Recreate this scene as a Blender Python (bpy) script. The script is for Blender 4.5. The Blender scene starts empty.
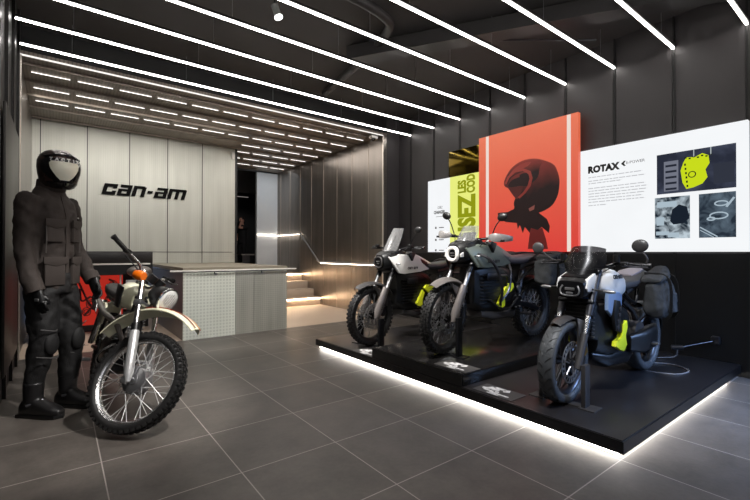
import bpy, bmesh, math, random
from math import sin, cos, pi, radians, sqrt, atan2
from mathutils import Vector, Matrix, Euler
random.seed(7)
scene = bpy.context.scene
C = scene.collection
V = Vector

# ------------------------------------------------------------------ helpers
def lin(c):
    c = c / 255.0
    return c / 12.92 if c <= 0.04045 else ((c + 0.055) / 1.055) ** 2.4
def rgb(r, g, b): return (lin(r), lin(g), lin(b), 1.0)

class NT:
    def __init__(s, nt): s.nt = nt
    def n(s, kind, **kw):
        nd = s.nt.nodes.new(kind)
        for k, v in kw.items():
            if k.startswith('_'):
                setattr(nd, k[1:], v)
            else:
                key = int(k[1:]) if k[0] == 'i' and k[1:].isdigit() else k.replace('__', ' ')
                sock = nd.inputs[key]
                if isinstance(v, bpy.types.NodeSocket): s.nt.links.new(v, sock)
                else: sock.default_value = v
        return nd
    def math(s, op, a, b=0.0, c=0.0):
        return s.n('ShaderNodeMath', _operation=op, i0=a, i1=b, i2=c).outputs[0]
    def mix(s, f, a, b):
        m = s.n('ShaderNodeMix', _data_type='RGBA')
        for k, v in ((0, f), (6, a), (7, b)):
            if isinstance(v, bpy.types.NodeSocket): s.nt.links.new(v, m.inputs[k])
            else: m.inputs[k].default_value = v
        return m.outputs[2]

def new_mat(name):
    m = bpy.data.materials.new(name); m.use_nodes = True
    m.node_tree.nodes.clear()
    t = NT(m.node_tree)
    out = t.n('ShaderNodeOutputMaterial')
    return m, t, out

def principled(t, out, **kw):
    b = t.n('ShaderNodeBsdfPrincipled', **kw)
    t.nt.links.new(b.outputs[0], out.inputs[0])
    return b

MATS = {}
def mat(name, col, rough=0.5, metal=0.0, vary=0.0, scale=20.0, bump=0.0, bscale=60.0, coat=0.0, streak=None, spec=0.5, alpha=None):
    if name in MATS: return MATS[name]
    m, t, out = new_mat(name)
    b = principled(t, out, Roughness=rough, Metallic=metal)
    b.inputs['Specular IOR Level'].default_value = spec
    b.inputs['Coat Weight'].default_value = coat
    tc = t.n('ShaderNodeTexCoord')
    src = tc.outputs['Object']
    if streak:
        mp = t.n('ShaderNodeMapping', Vector=src, Scale=streak); src = mp.outputs[0]
    ns = t.n('ShaderNodeTexNoise', Vector=src, Scale=scale, Detail=3.0)
    hv = t.n('ShaderNodeMapRange', Value=ns.outputs[0], i3=1 - vary, i4=1 + vary)
    hsv = t.n('ShaderNodeHueSaturation', Value=hv.outputs[0], Color=col)
    t.nt.links.new(hsv.outputs[0], b.inputs['Base Color'])
    if bump > 0:
        nb = t.n('ShaderNodeTexNoise', Vector=tc.outputs['Object'], Scale=bscale, Detail=2.0)
        bp = t.n('ShaderNodeBump', Strength=bump, Distance=0.01, Height=nb.outputs[0])
        t.nt.links.new(bp.outputs[0], b.inputs['Normal'])
    if alpha is not None:
        b.inputs['Alpha'].default_value = alpha
    MATS[name] = m
    return m

def emit(name, col, strength):
    if name in MATS: return MATS[name]
    m, t, out = new_mat(name)
    tc = t.n('ShaderNodeTexCoord')
    ns = t.n('ShaderNodeTexNoise', Vector=tc.outputs['Object'], Scale=3.0)
    st = t.n('ShaderNodeMapRange', Value=ns.outputs[0], i3=strength * .97, i4=strength * 1.03)
    e = t.n('ShaderNodeEmission', Color=col, Strength=st.outputs[0])
    t.nt.links.new(e.outputs[0], out.inputs[0])
    MATS[name] = m
    return m

def tilted_frame(axis):
    a = V(axis).normalized()
    h = V((0, 0, 1)) if abs(a.z) < .9 else V((1, 0, 0))
    u = a.cross(h).normalized(); w = a.cross(u).normalized()
    return a, u, w

def catmull(pts, n=6, closed=False):
    P = [V(p) for p in pts]; out = []
    N = len(P); segs = N if closed else N - 1
    for i in range(segs):
        p0 = P[(i - 1) % N] if (closed or i > 0) else P[0] * 2 - P[1]
        p1 = P[i]; p2 = P[(i + 1) % N]
        p3 = P[(i + 2) % N] if (closed or i + 2 < N) else P[-1] * 2 - P[-2]
        for k in range(n):
            t = k / n
            out.append(0.5 * ((2 * p1) + (p2 - p0) * t + (2 * p0 - 5 * p1 + 4 * p2 - p3) * t * t + (3 * p1 - p0 - 3 * p2 + p3) * t ** 3))
    if not closed: out.append(P[-1])
    return out

class MB:
    def __init__(s, M=None): s.bm = bmesh.new(); s.M = M
    def face(s, vs):
        try: return s.bm.faces.new(vs)
        except ValueError: return None
    def box(s, c, size, rot=(0, 0, 0), bev=0.0, seg=2):
        hx, hy, hz = size[0] / 2, size[1] / 2, size[2] / 2
        R = Euler(rot).to_matrix(); c = V(c)
        vs = [s.bm.verts.new(c + R @ V((x, y, z))) for x in (-hx, hx) for y in (-hy, hy) for z in (-hz, hz)]
        fs = [s.face([vs[i] for i in q]) for q in ((0, 1, 3, 2), (4, 6, 7, 5), (0, 4, 5, 1), (2, 3, 7, 6), (0, 2, 6, 4), (1, 5, 7, 3))]
        if bev > 0:
            es = list({e for f in fs for e in f.edges})
            bmesh.ops.bevel(s.bm, geom=es, offset=min(bev, min(size) * .45), segments=seg, affect='EDGES', profile=.5)
        return s
    def rings(s, R, closed=False, caps=True, loop=True):
        """R: list of rings of points"""
        rv = [[s.bm.verts.new(p) for p in ring] for ring in R]
        n = len(rv[0]); m = len(rv)
        for i in range(m if closed else m - 1):
            a, b = rv[i], rv[(i + 1) % m]
            for k in range(n if loop else n - 1):
                s.face([a[k], a[(k + 1) % n], b[(k + 1) % n], b[k]])
        if caps and not closed and loop:
            s.face(list(reversed(rv[0]))); s.face(rv[-1])
        return s
    def tube(s, pts, r, seg=8, smooth=0, closed=False, caps=True, flat=1.0, flatdir=None):
        rr = r if isinstance(r, (list, tuple)) else None
        P = [V(p) for p in pts]
        if smooth:
            if rr:
                R4 = catmull([V((x, 0, 0)) for x in rr], smooth, closed); rr = [max(q.x, 1e-4) for q in R4]
            P = catmull(P, smooth, closed)
        n = len(P)
        if rr is None: rr = [r] * n
        T = []
        for i in range(n):
            if closed: d = P[(i + 1) % n] - P[(i - 1) % n]
            else: d = P[min(i + 1, n - 1)] - P[max(i - 1, 0)]
            T.append(d.normalized())
        _, u, w = tilted_frame(T[0])
        if flatdir is not None:
            u = V(flatdir); u = (u - T[0] * u.dot(T[0])).normalized()
        R = []
        for i in range(n):
            u = (u - T[i] * u.dot(T[i])).normalized(); w = T[i].cross(u)
            R.append([P[i] + (u * cos(a) * flat + w * sin(a)) * rr[i] for a in [2 * pi * k / seg for k in range(seg)]])
        return s.rings(R, closed=closed, caps=caps)
    def cyl(s, a, b, r, r2=None, seg=16):
        return s.tube([a, b], [r, r if r2 is None else r2], seg=seg)
    def lathe(s, prof, c, axis, seg=32, closed=False, a0=0.0, a1=2 * pi):
        a, u, w = tilted_frame(axis); c = V(c)
        full = abs(a1 - a0 - 2 * pi) < 1e-6
        ns = seg if full else seg + 1
        R = []
        for k in range(ns):
            t = a0 + (a1 - a0) * k / seg
            R.append([c + a * h + (u * cos(t) + w * sin(t)) * r for (r, h) in prof])
        if full: return s.rings(R, closed=True, loop=closed)
        return s.rings(R, closed=False, loop=closed, caps=closed)
    def wheel_arc(s, prof, c, a0, a1, seg=24):
        """arc about the local y axis; angle 0 = +x, 90 deg = +z; prof closed (radius, y)"""
        c = V(c); R = []
        for k in range(seg + 1):
            t = a0 + (a1 - a0) * k / seg
            R.append([c + V((r * cos(t), y, r * sin(t))) for (r, y) in prof])
        return s.rings(R)
    def ell(s, c, rad, rot=(0, 0, 0), u=20, v=12):
        M = Matrix.Translation(V(c)) @ Euler(rot).to_matrix().to_4x4() @ Matrix.Diagonal((rad[0], rad[1], rad[2], 1))
        bmesh.ops.create_uvsphere(s.bm, u_segments=u, v_segments=v, radius=1, matrix=M)
        return s
    def prism(s, poly, o, U, W, t, bev=0.0, warp=None):
        """2D polygon in plane (o,U,W), thickness t along U x W (centred)"""
        o, U, W = V(o), V(U).normalized(), V(W).normalized(); N = U.cross(W)
        a = [s.bm.verts.new(o + U * p[0] + W * p[1] - N * t / 2) for p in poly]
        b = [s.bm.verts.new(o + U * p[0] + W * p[1] + N * t / 2) for p in poly]
        n = len(poly); fs = []
        for k in range(n): fs.append(s.face([a[k], a[(k + 1) % n], b[(k + 1) % n], b[k]]))
        f1 = s.face(list(reversed(a))); f2 = s.face(b)
        if bev > 0:
            es = list({e for f in (f1, f2) for e in f.edges})
            r = bmesh.ops.bevel(s.bm, geom=es, offset=bev, segments=2, affect='EDGES', profile=.5)
        if warp:
            bmesh.ops.triangulate(s.bm, faces=[f for f in s.bm.faces if len(f.verts) > 4])
            for v in s.bm.verts: v.co = warp(v.co.copy())
        return s
    def side(s, poly, y, t, bev=.006, bulge=0.0, taper=None):
        """side panel of a motorcycle: polygon in x,z at lateral offset y; taper(x,z)->y shift toward the middle"""
        sg = 1 if y > 0 else -1
        f = (lambda v: V((v.x, v.y - sg * taper(v.x, v.z), v.z))) if taper else None
        # normal of (x,z) plane = x cross z = -y
        return s.prism(poly, (0, y, 0), (1, 0, 0), (0, 0, 1), t, bev, f)
    def body(s, secs, e=2.6, seg=20, axis='x'):
        """loft of superellipse sections (x, y, z, hy, hz) along x"""
        R = []
        for sc in secs:
            x, y, z, hy, hz = sc[:5]; ex = sc[5] if len(sc) > 5 else e; ring = []
            for k in range(seg):
                t = 2 * pi * k / seg
                cy, sz = cos(t), sin(t)
                a = math.copysign(abs(cy) ** (2 / ex), cy) * hy; b = math.copysign(abs(sz) ** (2 / ex), sz) * hz
                if axis == 'x': ring.append(V((x, y + a, z + b)))
                elif axis == 'z': ring.append(V((x + a, y + b, z)))   # here (x,y) centre, z height, hy->x, hz->y
                else: ring.append(V((x + a, y, z + b)))
            R.append(ring)
        return s.rings(R)
    def build(s, name, material, parent=None, smooth=38, keep=False):
        bm = s.bm
        if s.M is not None: bmesh.ops.transform(bm, matrix=s.M, verts=bm.verts)
        bmesh.ops.recalc_face_normals(bm, faces=bm.faces)
        if smooth:
            lim = radians(smooth)
            for f in bm.faces: f.smooth = True
            for e in bm.edges:
                if len(e.link_faces) == 2:
                    if e.calc_face_angle(0) > lim: e.smooth = False
                else: e.smooth = False
        me = bpy.data.meshes.new(name); bm.to_mesh(me); bm.free()
        o = bpy.data.objects.new(name, me); C.objects.link(o)
        me.materials.append(material)
        if parent: o.parent = parent
        return o

def tag(o, label=None, cat=None, group=None, kind=None):
    if label: o['label'] = label
    if cat: o['category'] = cat
    if group: o['group'] = group
    if kind: o['kind'] = kind
    return o
def thing(name, label, cat, loc=(0, 0, 0), rot=(0, 0, 0), group=None):
    o = bpy.data.objects.new(name, None); C.objects.link(o); o.empty_display_size = .1
    o.location = loc; o.rotation_euler = rot
    return tag(o, label, cat, group)
def struct(name, mb, m, label=None):
    o = mb.build(name, m); o['kind'] = 'structure'; o['label'] = label or name.replace('_', ' '); o['category'] = name.split('_')[0]
    return o
def copy_tree(o, parent=None):
    c = o.copy(); C.objects.link(c); c.parent = parent
    for ch in [x for x in bpy.data.objects if x.parent == o]: copy_tree(ch, c)
    return c

FONT_CACHE = {}
def text_mesh(name, body, size, M, material, parent=None, ext=.001, offset=0.0, shear=0.0, spacing=1.0, align='LEFT', sx=1.0):
    cu = bpy.data.curves.new('lettering', 'FONT'); cu.body = body; cu.size = size; cu.extrude = ext
    cu.offset = offset; cu.shear = shear; cu.space_character = spacing; cu.align_x = align; cu.resolution_u = 3
    ob = bpy.data.objects.new('lettering', cu); C.objects.link(ob)
    bpy.context.view_layer.update()
    dg = bpy.context.evaluated_depsgraph_get()
    me = bpy.data.meshes.new_from_object(ob.evaluated_get(dg))
    bpy.data.objects.remove(ob); bpy.data.curves.remove(cu)
    me.transform(M @ Matrix.Diagonal((sx, 1, 1, 1)))
    me.materials.clear(); me.materials.append(material)
    o = bpy.data.objects.new(name, me); C.objects.link(o)
    if parent: o.parent = parent
    return o
def frame(o, U, W):
    U, W = V(U).normalized(), V(W).normalized(); N = U.cross(W)
    return Matrix(((U.x, W.x, N.x, o[0]), (U.y, W.y, N.y, o[1]), (U.z, W.z, N.z, o[2]), (0, 0, 0, 1)))

# ------------------------------------------------------------------ materials
BLACK = mat('black_plastic', rgb(9, 9, 10), .4, vary=.1, scale=40)
SATIN = mat('satin_black_metal', rgb(20, 20, 22), .3, .4, vary=.08)
GLOSSB = mat('gloss_black', rgb(12, 12, 13), .12, vary=.05, coat=.5)
RUBBER = mat('tyre_rubber', rgb(26, 25, 25), .6, vary=.15, scale=60, bump=.2, bscale=180)
DKGREY = mat('dark_grey_plastic', rgb(48, 46, 46), .42, vary=.06)
MIDGREY = mat('grey_fork_guard', rgb(118, 112, 109), .35, .35, vary=.05)
CHROME = mat('chrome', rgb(215, 215, 215), .24, 1.0, vary=.03)
ALU = mat('brushed_aluminium', rgb(170, 170, 172), .32, .9, vary=.06, scale=50)
STEELD = mat('dark_steel', rgb(70, 70, 74), .35, .85, vary=.08)
WHITEP = mat('white_paint', rgb(226, 224, 220), .3, vary=.02, coat=.3)
LIME = mat('lime_yellow_paint', rgb(214, 222, 40), .4, vary=.04)
GOLD = mat('gold_anodised', rgb(160, 125, 55), .35, .8, vary=.06)
SEATM = mat('seat_vinyl', rgb(44, 42, 43), .55, vary=.1, bump=.15, bscale=120)
SEATG = mat('grey_seat_vinyl', rgb(120, 112, 116), .45, vary=.08, bump=.1, bscale=120)
CANVAS = mat('charcoal_canvas', rgb(42, 44, 46), .85, vary=.15, scale=30, bump=.5, bscale=250)
BLUEM = mat('steel_blue_paint', rgb(150, 176, 215), .3, .35, vary=.06)
GREYGREEN = mat('grey_green_paint', rgb(112, 120, 112), .35, .2, vary=.06)
INK = mat('black_print', rgb(24, 23, 25), .6, vary=.05)

def glass(name, col, alpha, rough=.05):
    m, t, out = new_mat(name)
    tc = t.n('ShaderNodeTexCoord')
    ns = t.n('ShaderNodeTexNoise', Vector=tc.outputs['Object'], Scale=8.0)
    fac = t.n('ShaderNodeMapRange', Value=ns.outputs[0], i3=alpha * .95, i4=alpha * 1.05)
    tr = t.n('ShaderNodeBsdfTransparent', Color=col)
    gl = t.n('ShaderNodeBsdfPrincipled', Roughness=rough); gl.inputs['Base Color'].default_value = rgb(20, 20, 22)
    mx = t.n('ShaderNodeMixShader', i0=fac.outputs[0], i1=tr.outputs[0], i2=gl.outputs[0])
    t.nt.links.new(mx.outputs[0], out.inputs[0])
    MATS[name] = m
    return m
TINT = glass('smoke_tinted_screen', (.45, .44, .45, 1), .35, .28)
CLEARG = glass('clear_screen', (.8, .8, .8, 1), .16, .12)
CLEARG.node_tree.nodes['Principled BSDF'].inputs['Base Color'].default_value = rgb(190, 190, 190)

# ------------------------------------------------------------------ geometry of the place
X0, XR = -.36, 5.28            # left and right walls
YP = 6.09                      # plane of the metal portal
ZL = 3.424                     # height of the light bars
ZC = 3.77                      # ceiling
XS = 4.86                      # right steel wall of the staircase
YB = 8.85                      # metal back wall
GX, GY, TS = .802, 3.435, .6   # floor grid

def floor_material():
    m, t, out = new_mat('slate_floor_tiles')
    b = principled(t, out)
    tc = t.n('ShaderNodeTexCoord'); sp = t.n('ShaderNodeSeparateXYZ', i0=tc.outputs['Object'])
    u = t.math('DIVIDE', t.math('SUBTRACT', sp.outputs[0], GX), TS)
    v = t.math('DIVIDE', t.math('SUBTRACT', sp.outputs[1], GY), TS)
    def line(q):
        d = t.math('ABSOLUTE', t.math('SUBTRACT', q, t.math('ROUND', q)))
        return t.math('LESS_THAN', d, .0052)
    g = t.math('MAXIMUM', line(u), line(v))
    idv = t.n('ShaderNodeCombineXYZ', i0=t.math('FLOOR', u), i1=t.math('FLOOR', v))
    wn = t.n('ShaderNodeTexWhiteNoise', Vector=idv.outputs[0])
    ns = t.n('ShaderNodeTexNoise', Vector=tc.outputs['Object'], Scale=3.5, Detail=6.0, Roughness=.65)
    n2 = t.n('ShaderNodeTexNoise', Vector=tc.outputs['Object'], Scale=40.0, Detail=3.0)
    f = t.math('ADD', t.math('MULTIPLY', ns.outputs[0], .75), t.math('MULTIPLY', n2.outputs[0], .15))
    f = t.math('ADD', f, t.math('MULTIPLY', wn.outputs['Value'], .12))
    cr = t.n('ShaderNodeMapRange', Value=f, i1=.3, i2=.75)
    base = t.mix(cr.outputs[0], rgb(68, 63, 59), rgb(108, 101, 95))
    col = t.mix(g, base, rgb(160, 152, 146))
    t.nt.links.new(col, b.inputs['Base Color'])
    rg = t.n('ShaderNodeMapRange', Value=ns.outputs[0], i3=.36, i4=.52)
    t.nt.links.new(rg.outputs[0], b.inputs['Roughness'])
    bp = t.n('ShaderNodeBump', Strength=.12, Distance=.004, Height=n2.outputs[0])
    t.nt.links.new(bp.outputs[0], b.inputs['Normal'])
    return m

def perforated(name, c1, c2, metal, rough, pitch=.03, hole=.3, U=0, W=2, holecol=(0.02, .02, .02, 1), contrast=.5, streak=14.0):
    """perforated metal sheet: grid of round holes, U,W = axes of the sheet"""
    m, t, out = new_mat(name)
    b = principled(t, out, Metallic=metal)
    tc = t.n('ShaderNodeTexCoord'); sp = t.n('ShaderNodeSeparateXYZ', i0=tc.outputs['Object'])
    def fr(s):
        q = t.math('DIVIDE', s, pitch)
        return t.math('SUBTRACT', q, t.math('ROUND', q))
    a, c = fr(sp.outputs[U]), fr(sp.outputs[W])
    d = t.math('SQRT', t.math('ADD', t.math('MULTIPLY', a, a), t.math('MULTIPLY', c, c)))
    h = t.math('MULTIPLY', t.math('LESS_THAN', d, hole), contrast)
    sc = [streak, streak, streak]; sc[W] = .6
    mp = t.n('ShaderNodeMapping', Vector=tc.outputs['Object'], Scale=sc)
    ns = t.n('ShaderNodeTexNoise', Vector=mp.outputs[0], Scale=1.0, Detail=4.0)
    n2 = t.n('ShaderNodeTexNoise', Vector=tc.outputs['Object'], Scale=1.3, Detail=2.0)
    f = t.math('ADD', t.math('MULTIPLY', ns.outputs[0], .6), t.math('MULTIPLY', n2.outputs[0], .4))
    mr = t.n('ShaderNodeMapRange', Value=f, i1=.3, i2=.7)
    base = t.mix(mr.outputs[0], c1, c2)
    col = t.mix(h, base, holecol)
    t.nt.links.new(col, b.inputs['Base Color'])
    b.inputs['Roughness'].default_value = rough
    return m

FLOOR = floor_material()
BEIGE = mat('beige_stone', rgb(196, 178, 160), .45, vary=.05, scale=4)
WALLM = mat('charcoal_wall_panel', rgb(60, 57, 58), .5, vary=.05, scale=5)
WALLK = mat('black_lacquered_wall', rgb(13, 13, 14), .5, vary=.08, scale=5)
CEILM = mat('black_ceiling_paint', rgb(64, 61, 60), .8, vary=.12, scale=2.5)
GROOVE = mat('groove_black', rgb(16, 16, 16), .5, vary=.05)
PLATF = mat('platform_black', rgb(28, 26, 27), .3, vary=.12, scale=3)
PLATE = mat('platform_edge', rgb(12, 12, 13), .3, vary=.1)
PERFW = perforated('perforated_silver_wall', rgb(186, 187, 178), rgb(206, 207, 198), .35, .42, .035, .25, 0, 2, contrast=.15, streak=8.0)
PERFF = perforated('perforated_silver_front', rgb(222, 227, 214), rgb(240, 243, 232), .1, .42, .045, .33, 0, 2, contrast=.2, streak=5.0)
PERFR = perforated('brushed_silver_front', rgb(168, 168, 158), rgb(196, 196, 186), .3, .36, .03, .3, 0, 2, contrast=.2, streak=9.0)
PERFC = perforated('perforated_ceiling_metal', rgb(130, 120, 112), rgb(160, 150, 140), .5, .42, .04, .3, 0, 1, contrast=.4)
BRUSH = perforated('brushed_stair_wall', rgb(122, 116, 111), rgb(150, 143, 137), .85, .3, .03, .22, 1, 2, contrast=.2, streak=6.0)
LED = emit('led_bar_light', (1, .955, .91, 1), 18)
LEDW = emit('led_base_light', (1, .94, .86, 1), 13.0)
SLOT = emit('ceiling_slot_light', (1, .95, .9, 1), 2.6)
WARM = emit('warm_led_strip', (1, .72, .46, 1), 42.0)
RAILL = emit('rail_led_strip', (1, .88, .74, 1), 13.0)
EDGE = emit('portal_edge_light', (1, .95, .9, 1), 1.1)

# ------------------------------------------------------------------ setting
struct('floor', MB().box((2.46, 1.9, -.05), (5.8, 8.36, .1)), FLOOR, 'dark slate tile floor')
struct('floor_entry', MB().box((2.46, 7.6, -.052), (5.8, 3.04, .104)), BEIGE, 'beige stone floor at the foot of the stairs')
struct('ceiling', MB().box((2.46, 2.0, ZC + .05), (5.8, 8.4, .1)), CEILM)
struct('wall_right', MB().box((XR + .1, 2.0, ZC / 2), (.2, 8.4, ZC)), WALLM)
struct('wall_left', MB().box((X0 - .1, 2.0, ZC / 2), (.2, 8.2, ZC)), WALLK)
struct('wall_front', MB().box((2.46, -2.3, 1.9), (5.8, .1, 3.8)), WALLM)
# return wall between the steel portal and the dark wall, header above the portal
struct('wall_return', MB().box(((XS + .03 + XR) / 2, YP + .06, ZC / 2), (XR - XS - .03, .1, ZC)), WALLM)
struct('wall_header', MB().box(((X0 + XS) / 2, YP + .06, (ZL + .02 + ZC) / 2), (XS - X0 + .2, .1, ZC - ZL - .02)), WALLK)
struct('wall_right_base', MB().box((XR + .095, 2.0, .6), (.2, 8.38, 1.2)), WALLK, 'shade on the lower right wall, painted as a black panel')  # flat black panel stands in for light falling off below the boards
YL = [.957 + .6 * k for k in range(-4, 9)]
for k, y in enumerate(YL):
    if y > 5.9: continue
    struct('trim_%d' % (2 * k + 1), MB().box((XR - .006, y, ZC / 2 - .0), (.012, .02, ZC)), GROOVE, 'black shadow gap between wall panels')
    struct('trim_%d' % (2 * k + 2), MB().box((XR - .008, y + .04, (ZL + 1.2) / 2), (.016, .05, ZL - 1.2)), WALLM, 'slim wall batten')
    if y > 2.5:
        g = MB().box((X0 + .012, y, ZC / 2), (.024, .05, ZC)); struct('trim_%d' % (2 * k + 61), g, mat('left_wall_rib', rgb(40, 38, 37), .3, .6, vary=.05), 'metal rib on the left wall')
# steel niche
st = struct('wall_stairs', MB().box((XS + .05, (YP + 10.8) / 2, ZL / 2), (.1, 10.8 - YP, ZL)), BRUSH, 'bronze brushed metal wall beside the stairs')
for k in range(8):
    y = YP + .58 * k + .45
    struct('trim_%d' % (100 + k), MB().box((XS - .003, y, ZL / 2), (.006, .008, ZL)), mat('steel_seam', rgb(170, 160, 150), .3, .8), 'seam of the metal stair wall')
struct('wall_back', MB().box(((X0 + 3.0) / 2, YB + .06, 2.2), (3.0 - X0, .12, 2.46)), PERFW, 'silver perforated metal back wall')
for k in range(6):
    x = -.25 + .645 * k
    if k < 6 and x < 2.95: struct('trim_%d' % (110 + k), MB().box((x, YB - .003, 2.2), (.012, .006, 2.46)), DKGREY, 'vertical joint of the back wall')
struct('trim_118', MB().box((1.3, YB - .003, 1.213), (3.3, .006, .01)), DKGREY, 'horizontal joint of the back wall')
struct('wall_left_niche', MB().box((X0 - .03, (YP + YB) / 2, ZL / 2), (.06, YB - YP, ZL)), BRUSH, 'metal side wall of the niche')
for k in range(7):
    struct('trim_%d' % (130 + k), MB().box(((X0 + XS) / 2, 6.30 + .602 * k, ZL - .01), (XS - X0, .012, .03)), PERFC, 'metal fin across the niche ceiling')
struct('ceiling_niche', MB().box(((X0 + XS) / 2, (YP + 10.9) / 2, ZL + .03), (XS - X0 + .2, 10.9 - YP, .05)), PERFC, 'perforated metal ceiling of the niche')
# far end of the stairs
struct('wall_landing', MB().box((4.56, 10.86, 2.05), (.6, .1, 2.72)), mat('white_landing_wall', rgb(200, 204, 208), .6, vary=.03), 'white wall panel at the top of the stairs')
struct('wall_landing_left', MB().box((3.3, 10.86, 2.05), (.7, .1, 2.72)), WALLK, 'dark wall at the top of the stairs')
struct('wall_corridor', MB().box((4.4, 15.0, 2.0), (3.4, .1, 3.4)), WALLK, 'dark corridor end wall')
struct('wall_corridor_side', MB().box((5.9, 12.95, 2.0), (.1, 4.2, 3.4)), WALLK, 'dark corridor side wall')
struct('wall_corridor_left', MB().box((3.0, 11.95, 2.0), (.1, 6.2, 3.4)), WALLK, 'dark corridor left wall')
struct('ceiling_corridor', MB().box((4.4, 12.9, ZL), (3.2, 4.2, .06)), WALLK, 'dark corridor ceiling')
struct('floor_landing', MB().box((4.25, 12.2, .64), (3.3, 5.7, .1)), BEIGE, 'landing floor at the top of the stairs')
# portal trims
struct('trim_120', MB().box(((X0 + XS) / 2, YP - .005, ZL + .004), (XS - X0, .02, .014)), EDGE, 'lit top edge of the metal portal')
struct('trim_121', MB().box((XS + .005, YP - .002, ZL / 2), (.016, .03, ZL)), mat('portal_bright_edge', rgb(225, 215, 205), .35, .6), 'bright vertical edge of the portal')
struct('trim_122', MB().box((X0 + .01, YP - .002, ZL / 2), (.02, .03, ZL)), mat('portal_bright_edge', rgb(225, 215, 205), .35, .6), 'bright left edge of the portal')

# steps
sx0 = 2.95
for k in range(4):
    y0 = 8.42 + .31 * k; z1 = .172 * (k + 1)
    o = MB().box(((sx0 + XS) / 2, (y0 + 9.72) / 2, z1 - .086), (XS - sx0, 9.72 - y0, .172), bev=.004).build('stair_step', BEIGE)
    tag(o, ['beige stone stair step, the lowest, lit by a strip under its nosing', 'beige stone stair step, second from the floor', 'beige stone stair step, third from the floor', 'beige stone stair step, topmost of the flight'][k], 'step', 'steps of the short stair', 'structure')
for y, z, lab in ((8.415, .153, 'warm light strip under the nosing of the lowest stair step'), (9.345, .67, 'warm light strip under the nosing of the topmost stair step')):
    o = MB().box(((sx0 + XS) / 2, y - .006, z), (XS - sx0 - .02, .012, .012)).build('step_light', WARM); tag(o, lab, 'light')

# deck block with perforated front
DZ = .965
d = thing('display_deck', 'raised deck with silver perforated metal front and pale top', 'deck', (2.12, 7.4, 0))
def off(mb, o): mb.M = Matrix.Translation(-V(o.location)); return mb
FX0, FX1 = 1.35, 2.88
for k, (a, b) in enumerate(((FX0, 2.06), (2.066, 2.34), (2.346, FX1))):
    off(MB().box(((a + b) / 2, 6.06, DZ / 2 - .02), (b - a, .03, DZ - .04)), d).build('front_panel', PERFF if k == 0 else PERFR, d)
off(MB().box((FX0 + .015, 7.4, DZ / 2 - .02), (.03, 2.64, DZ - .04)), d).build('side_panel', mat('grey_side_panel', rgb(130, 128, 128), .4, .5), d)
off(MB().box((FX1 - .015, 7.4, DZ / 2 - .02), (.03, 2.64, DZ - .04)), d).build('side_panel', mat('grey_side_panel', rgb(130, 128, 128), .4, .5), d)
off(MB().box(((FX0 + FX1) / 2, 7.44, DZ + .005), (FX1 - FX0 + .01, 2.8, .05)), d).build('deck_top', mat('deck_top_stone', rgb(140, 132, 116), .5, vary=.05), d)
r = thing('deck_handrail', 'slim white rail on brackets along the top of the perforated metal front', 'rail', (2.1, 6.0, .94))
off(MB().box((2.09, 5.985, .952), (1.84, .022, .02), bev=.004), r).build('rail', mat('white_rail', rgb(240, 236, 228), .4), r)
for x in (1.75, 2.44):
    off(MB().tube([(x, 5.99, .945), (x, 5.99, .91), (x + .03, 6.045, .90)], .008, smooth=3), r).build('bracket', STEELD, r)
    off(MB().cyl((x + .03, 6.045, .90), (x + .03, 6.025, .90), .018), r).build('bracket_plate', ALU, r)

# reception desk and red panel behind the old motorcycle
d = thing('reception_desk', 'black reception desk with a pale rail, behind the mannequin and vintage motorcycle', 'desk', (.45, 7.3, 0))
off(MB().box((.42, 7.5, 1.125), (1.49, .6, .19), bev=.003), d).build('counter', mat('desk_top_dark', rgb(32, 29, 28), .35), d)
off(MB().box((.42, 7.42, .95), (1.49, .44, .16)), d).build('apron', BLACK, d)
off(MB().box((.42, 7.19, 1.03), (1.42, .02, .022)), d).build('rail', mat('white_rail', rgb(240, 236, 228), .4), d)
off(MB().box((-.05, 7.3, .44), (.5, .5, .88)), d).build('pedestal', BLACK, d)
off(MB().box((.62, 7.62, .44), (1.1, .04, .88)), d).build('back_panel', BLACK, d)
def poster_red_mat():
    m, t, out = new_mat('red_poster_print')
    b = principled(t, out, Roughness=.4)
    tc = t.n('ShaderNodeTexCoord')
    sp = t.n('ShaderNodeSeparateXYZ', i0=tc.outputs['Generated'])
    c = t.mix(sp.outputs[2], rgb(255, 76, 68), rgb(255, 128, 90))
    t.nt.links.new(c, b.inputs['Base Color']); t.nt.links.new(c, b.inputs['Emission Color']); b.inputs['Emission Strength'].default_value = .62
    dk = t.mix(.75, c, (0, 0, 0, 1)); t.nt.links.new(dk, b.inputs['Base Color'])
    return m
REDP = poster_red_mat()
rp = thing('low_red_poster', 'small red poster with dark sketched figures under the black reception desk', 'poster', (.46, 7.28, .02))
off(MB().box((.47, 7.34, .5), (.62, .02, .72)), rp).build('panel', emit('low_red_glow', rgb(206, 52, 40), .62), rp)  # panel glows by itself in place of light falling on the print
sk = MB(Matrix.Translation(-V(rp.location)))
for (cx, cz, rr, n) in ((.40, .46, .075, 3), (.62, .50, .06, 2), (.33, .34, .05, 2), (.66, .72, .05, 2), (.48, .33, .04, 2)):
    for j in range(n):
        sk.tube([(cx + (rr - j * .018) * cos(a) * 1.0, 7.328, cz + (rr - j * .02) * sin(a) * (1.2 - .2 * j)) for a in [2 * pi * q / 14 for q in range(14)]], .007, seg=5, closed=True)
for pts in (((.24, 7.328, .76), (.3, 7.328, .6), (.34, 7.328, .5), (.42, 7.328, .36)), ((.6, 7.328, .8), (.66, 7.328, .76), (.69, 7.328, .62), (.7, 7.328, .5)), ((.3, 7.328, .28), (.42, 7.328, .42), (.5, 7.328, .36)), ((.25, 7.328, .68), (.27, 7.328, .5), (.38, 7.328, .56))):
    sk.tube(pts, .014, seg=5, smooth=4)
sk.build('sketch', mat('dark_red_ink', rgb(60, 12, 12), .6), rp)
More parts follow.
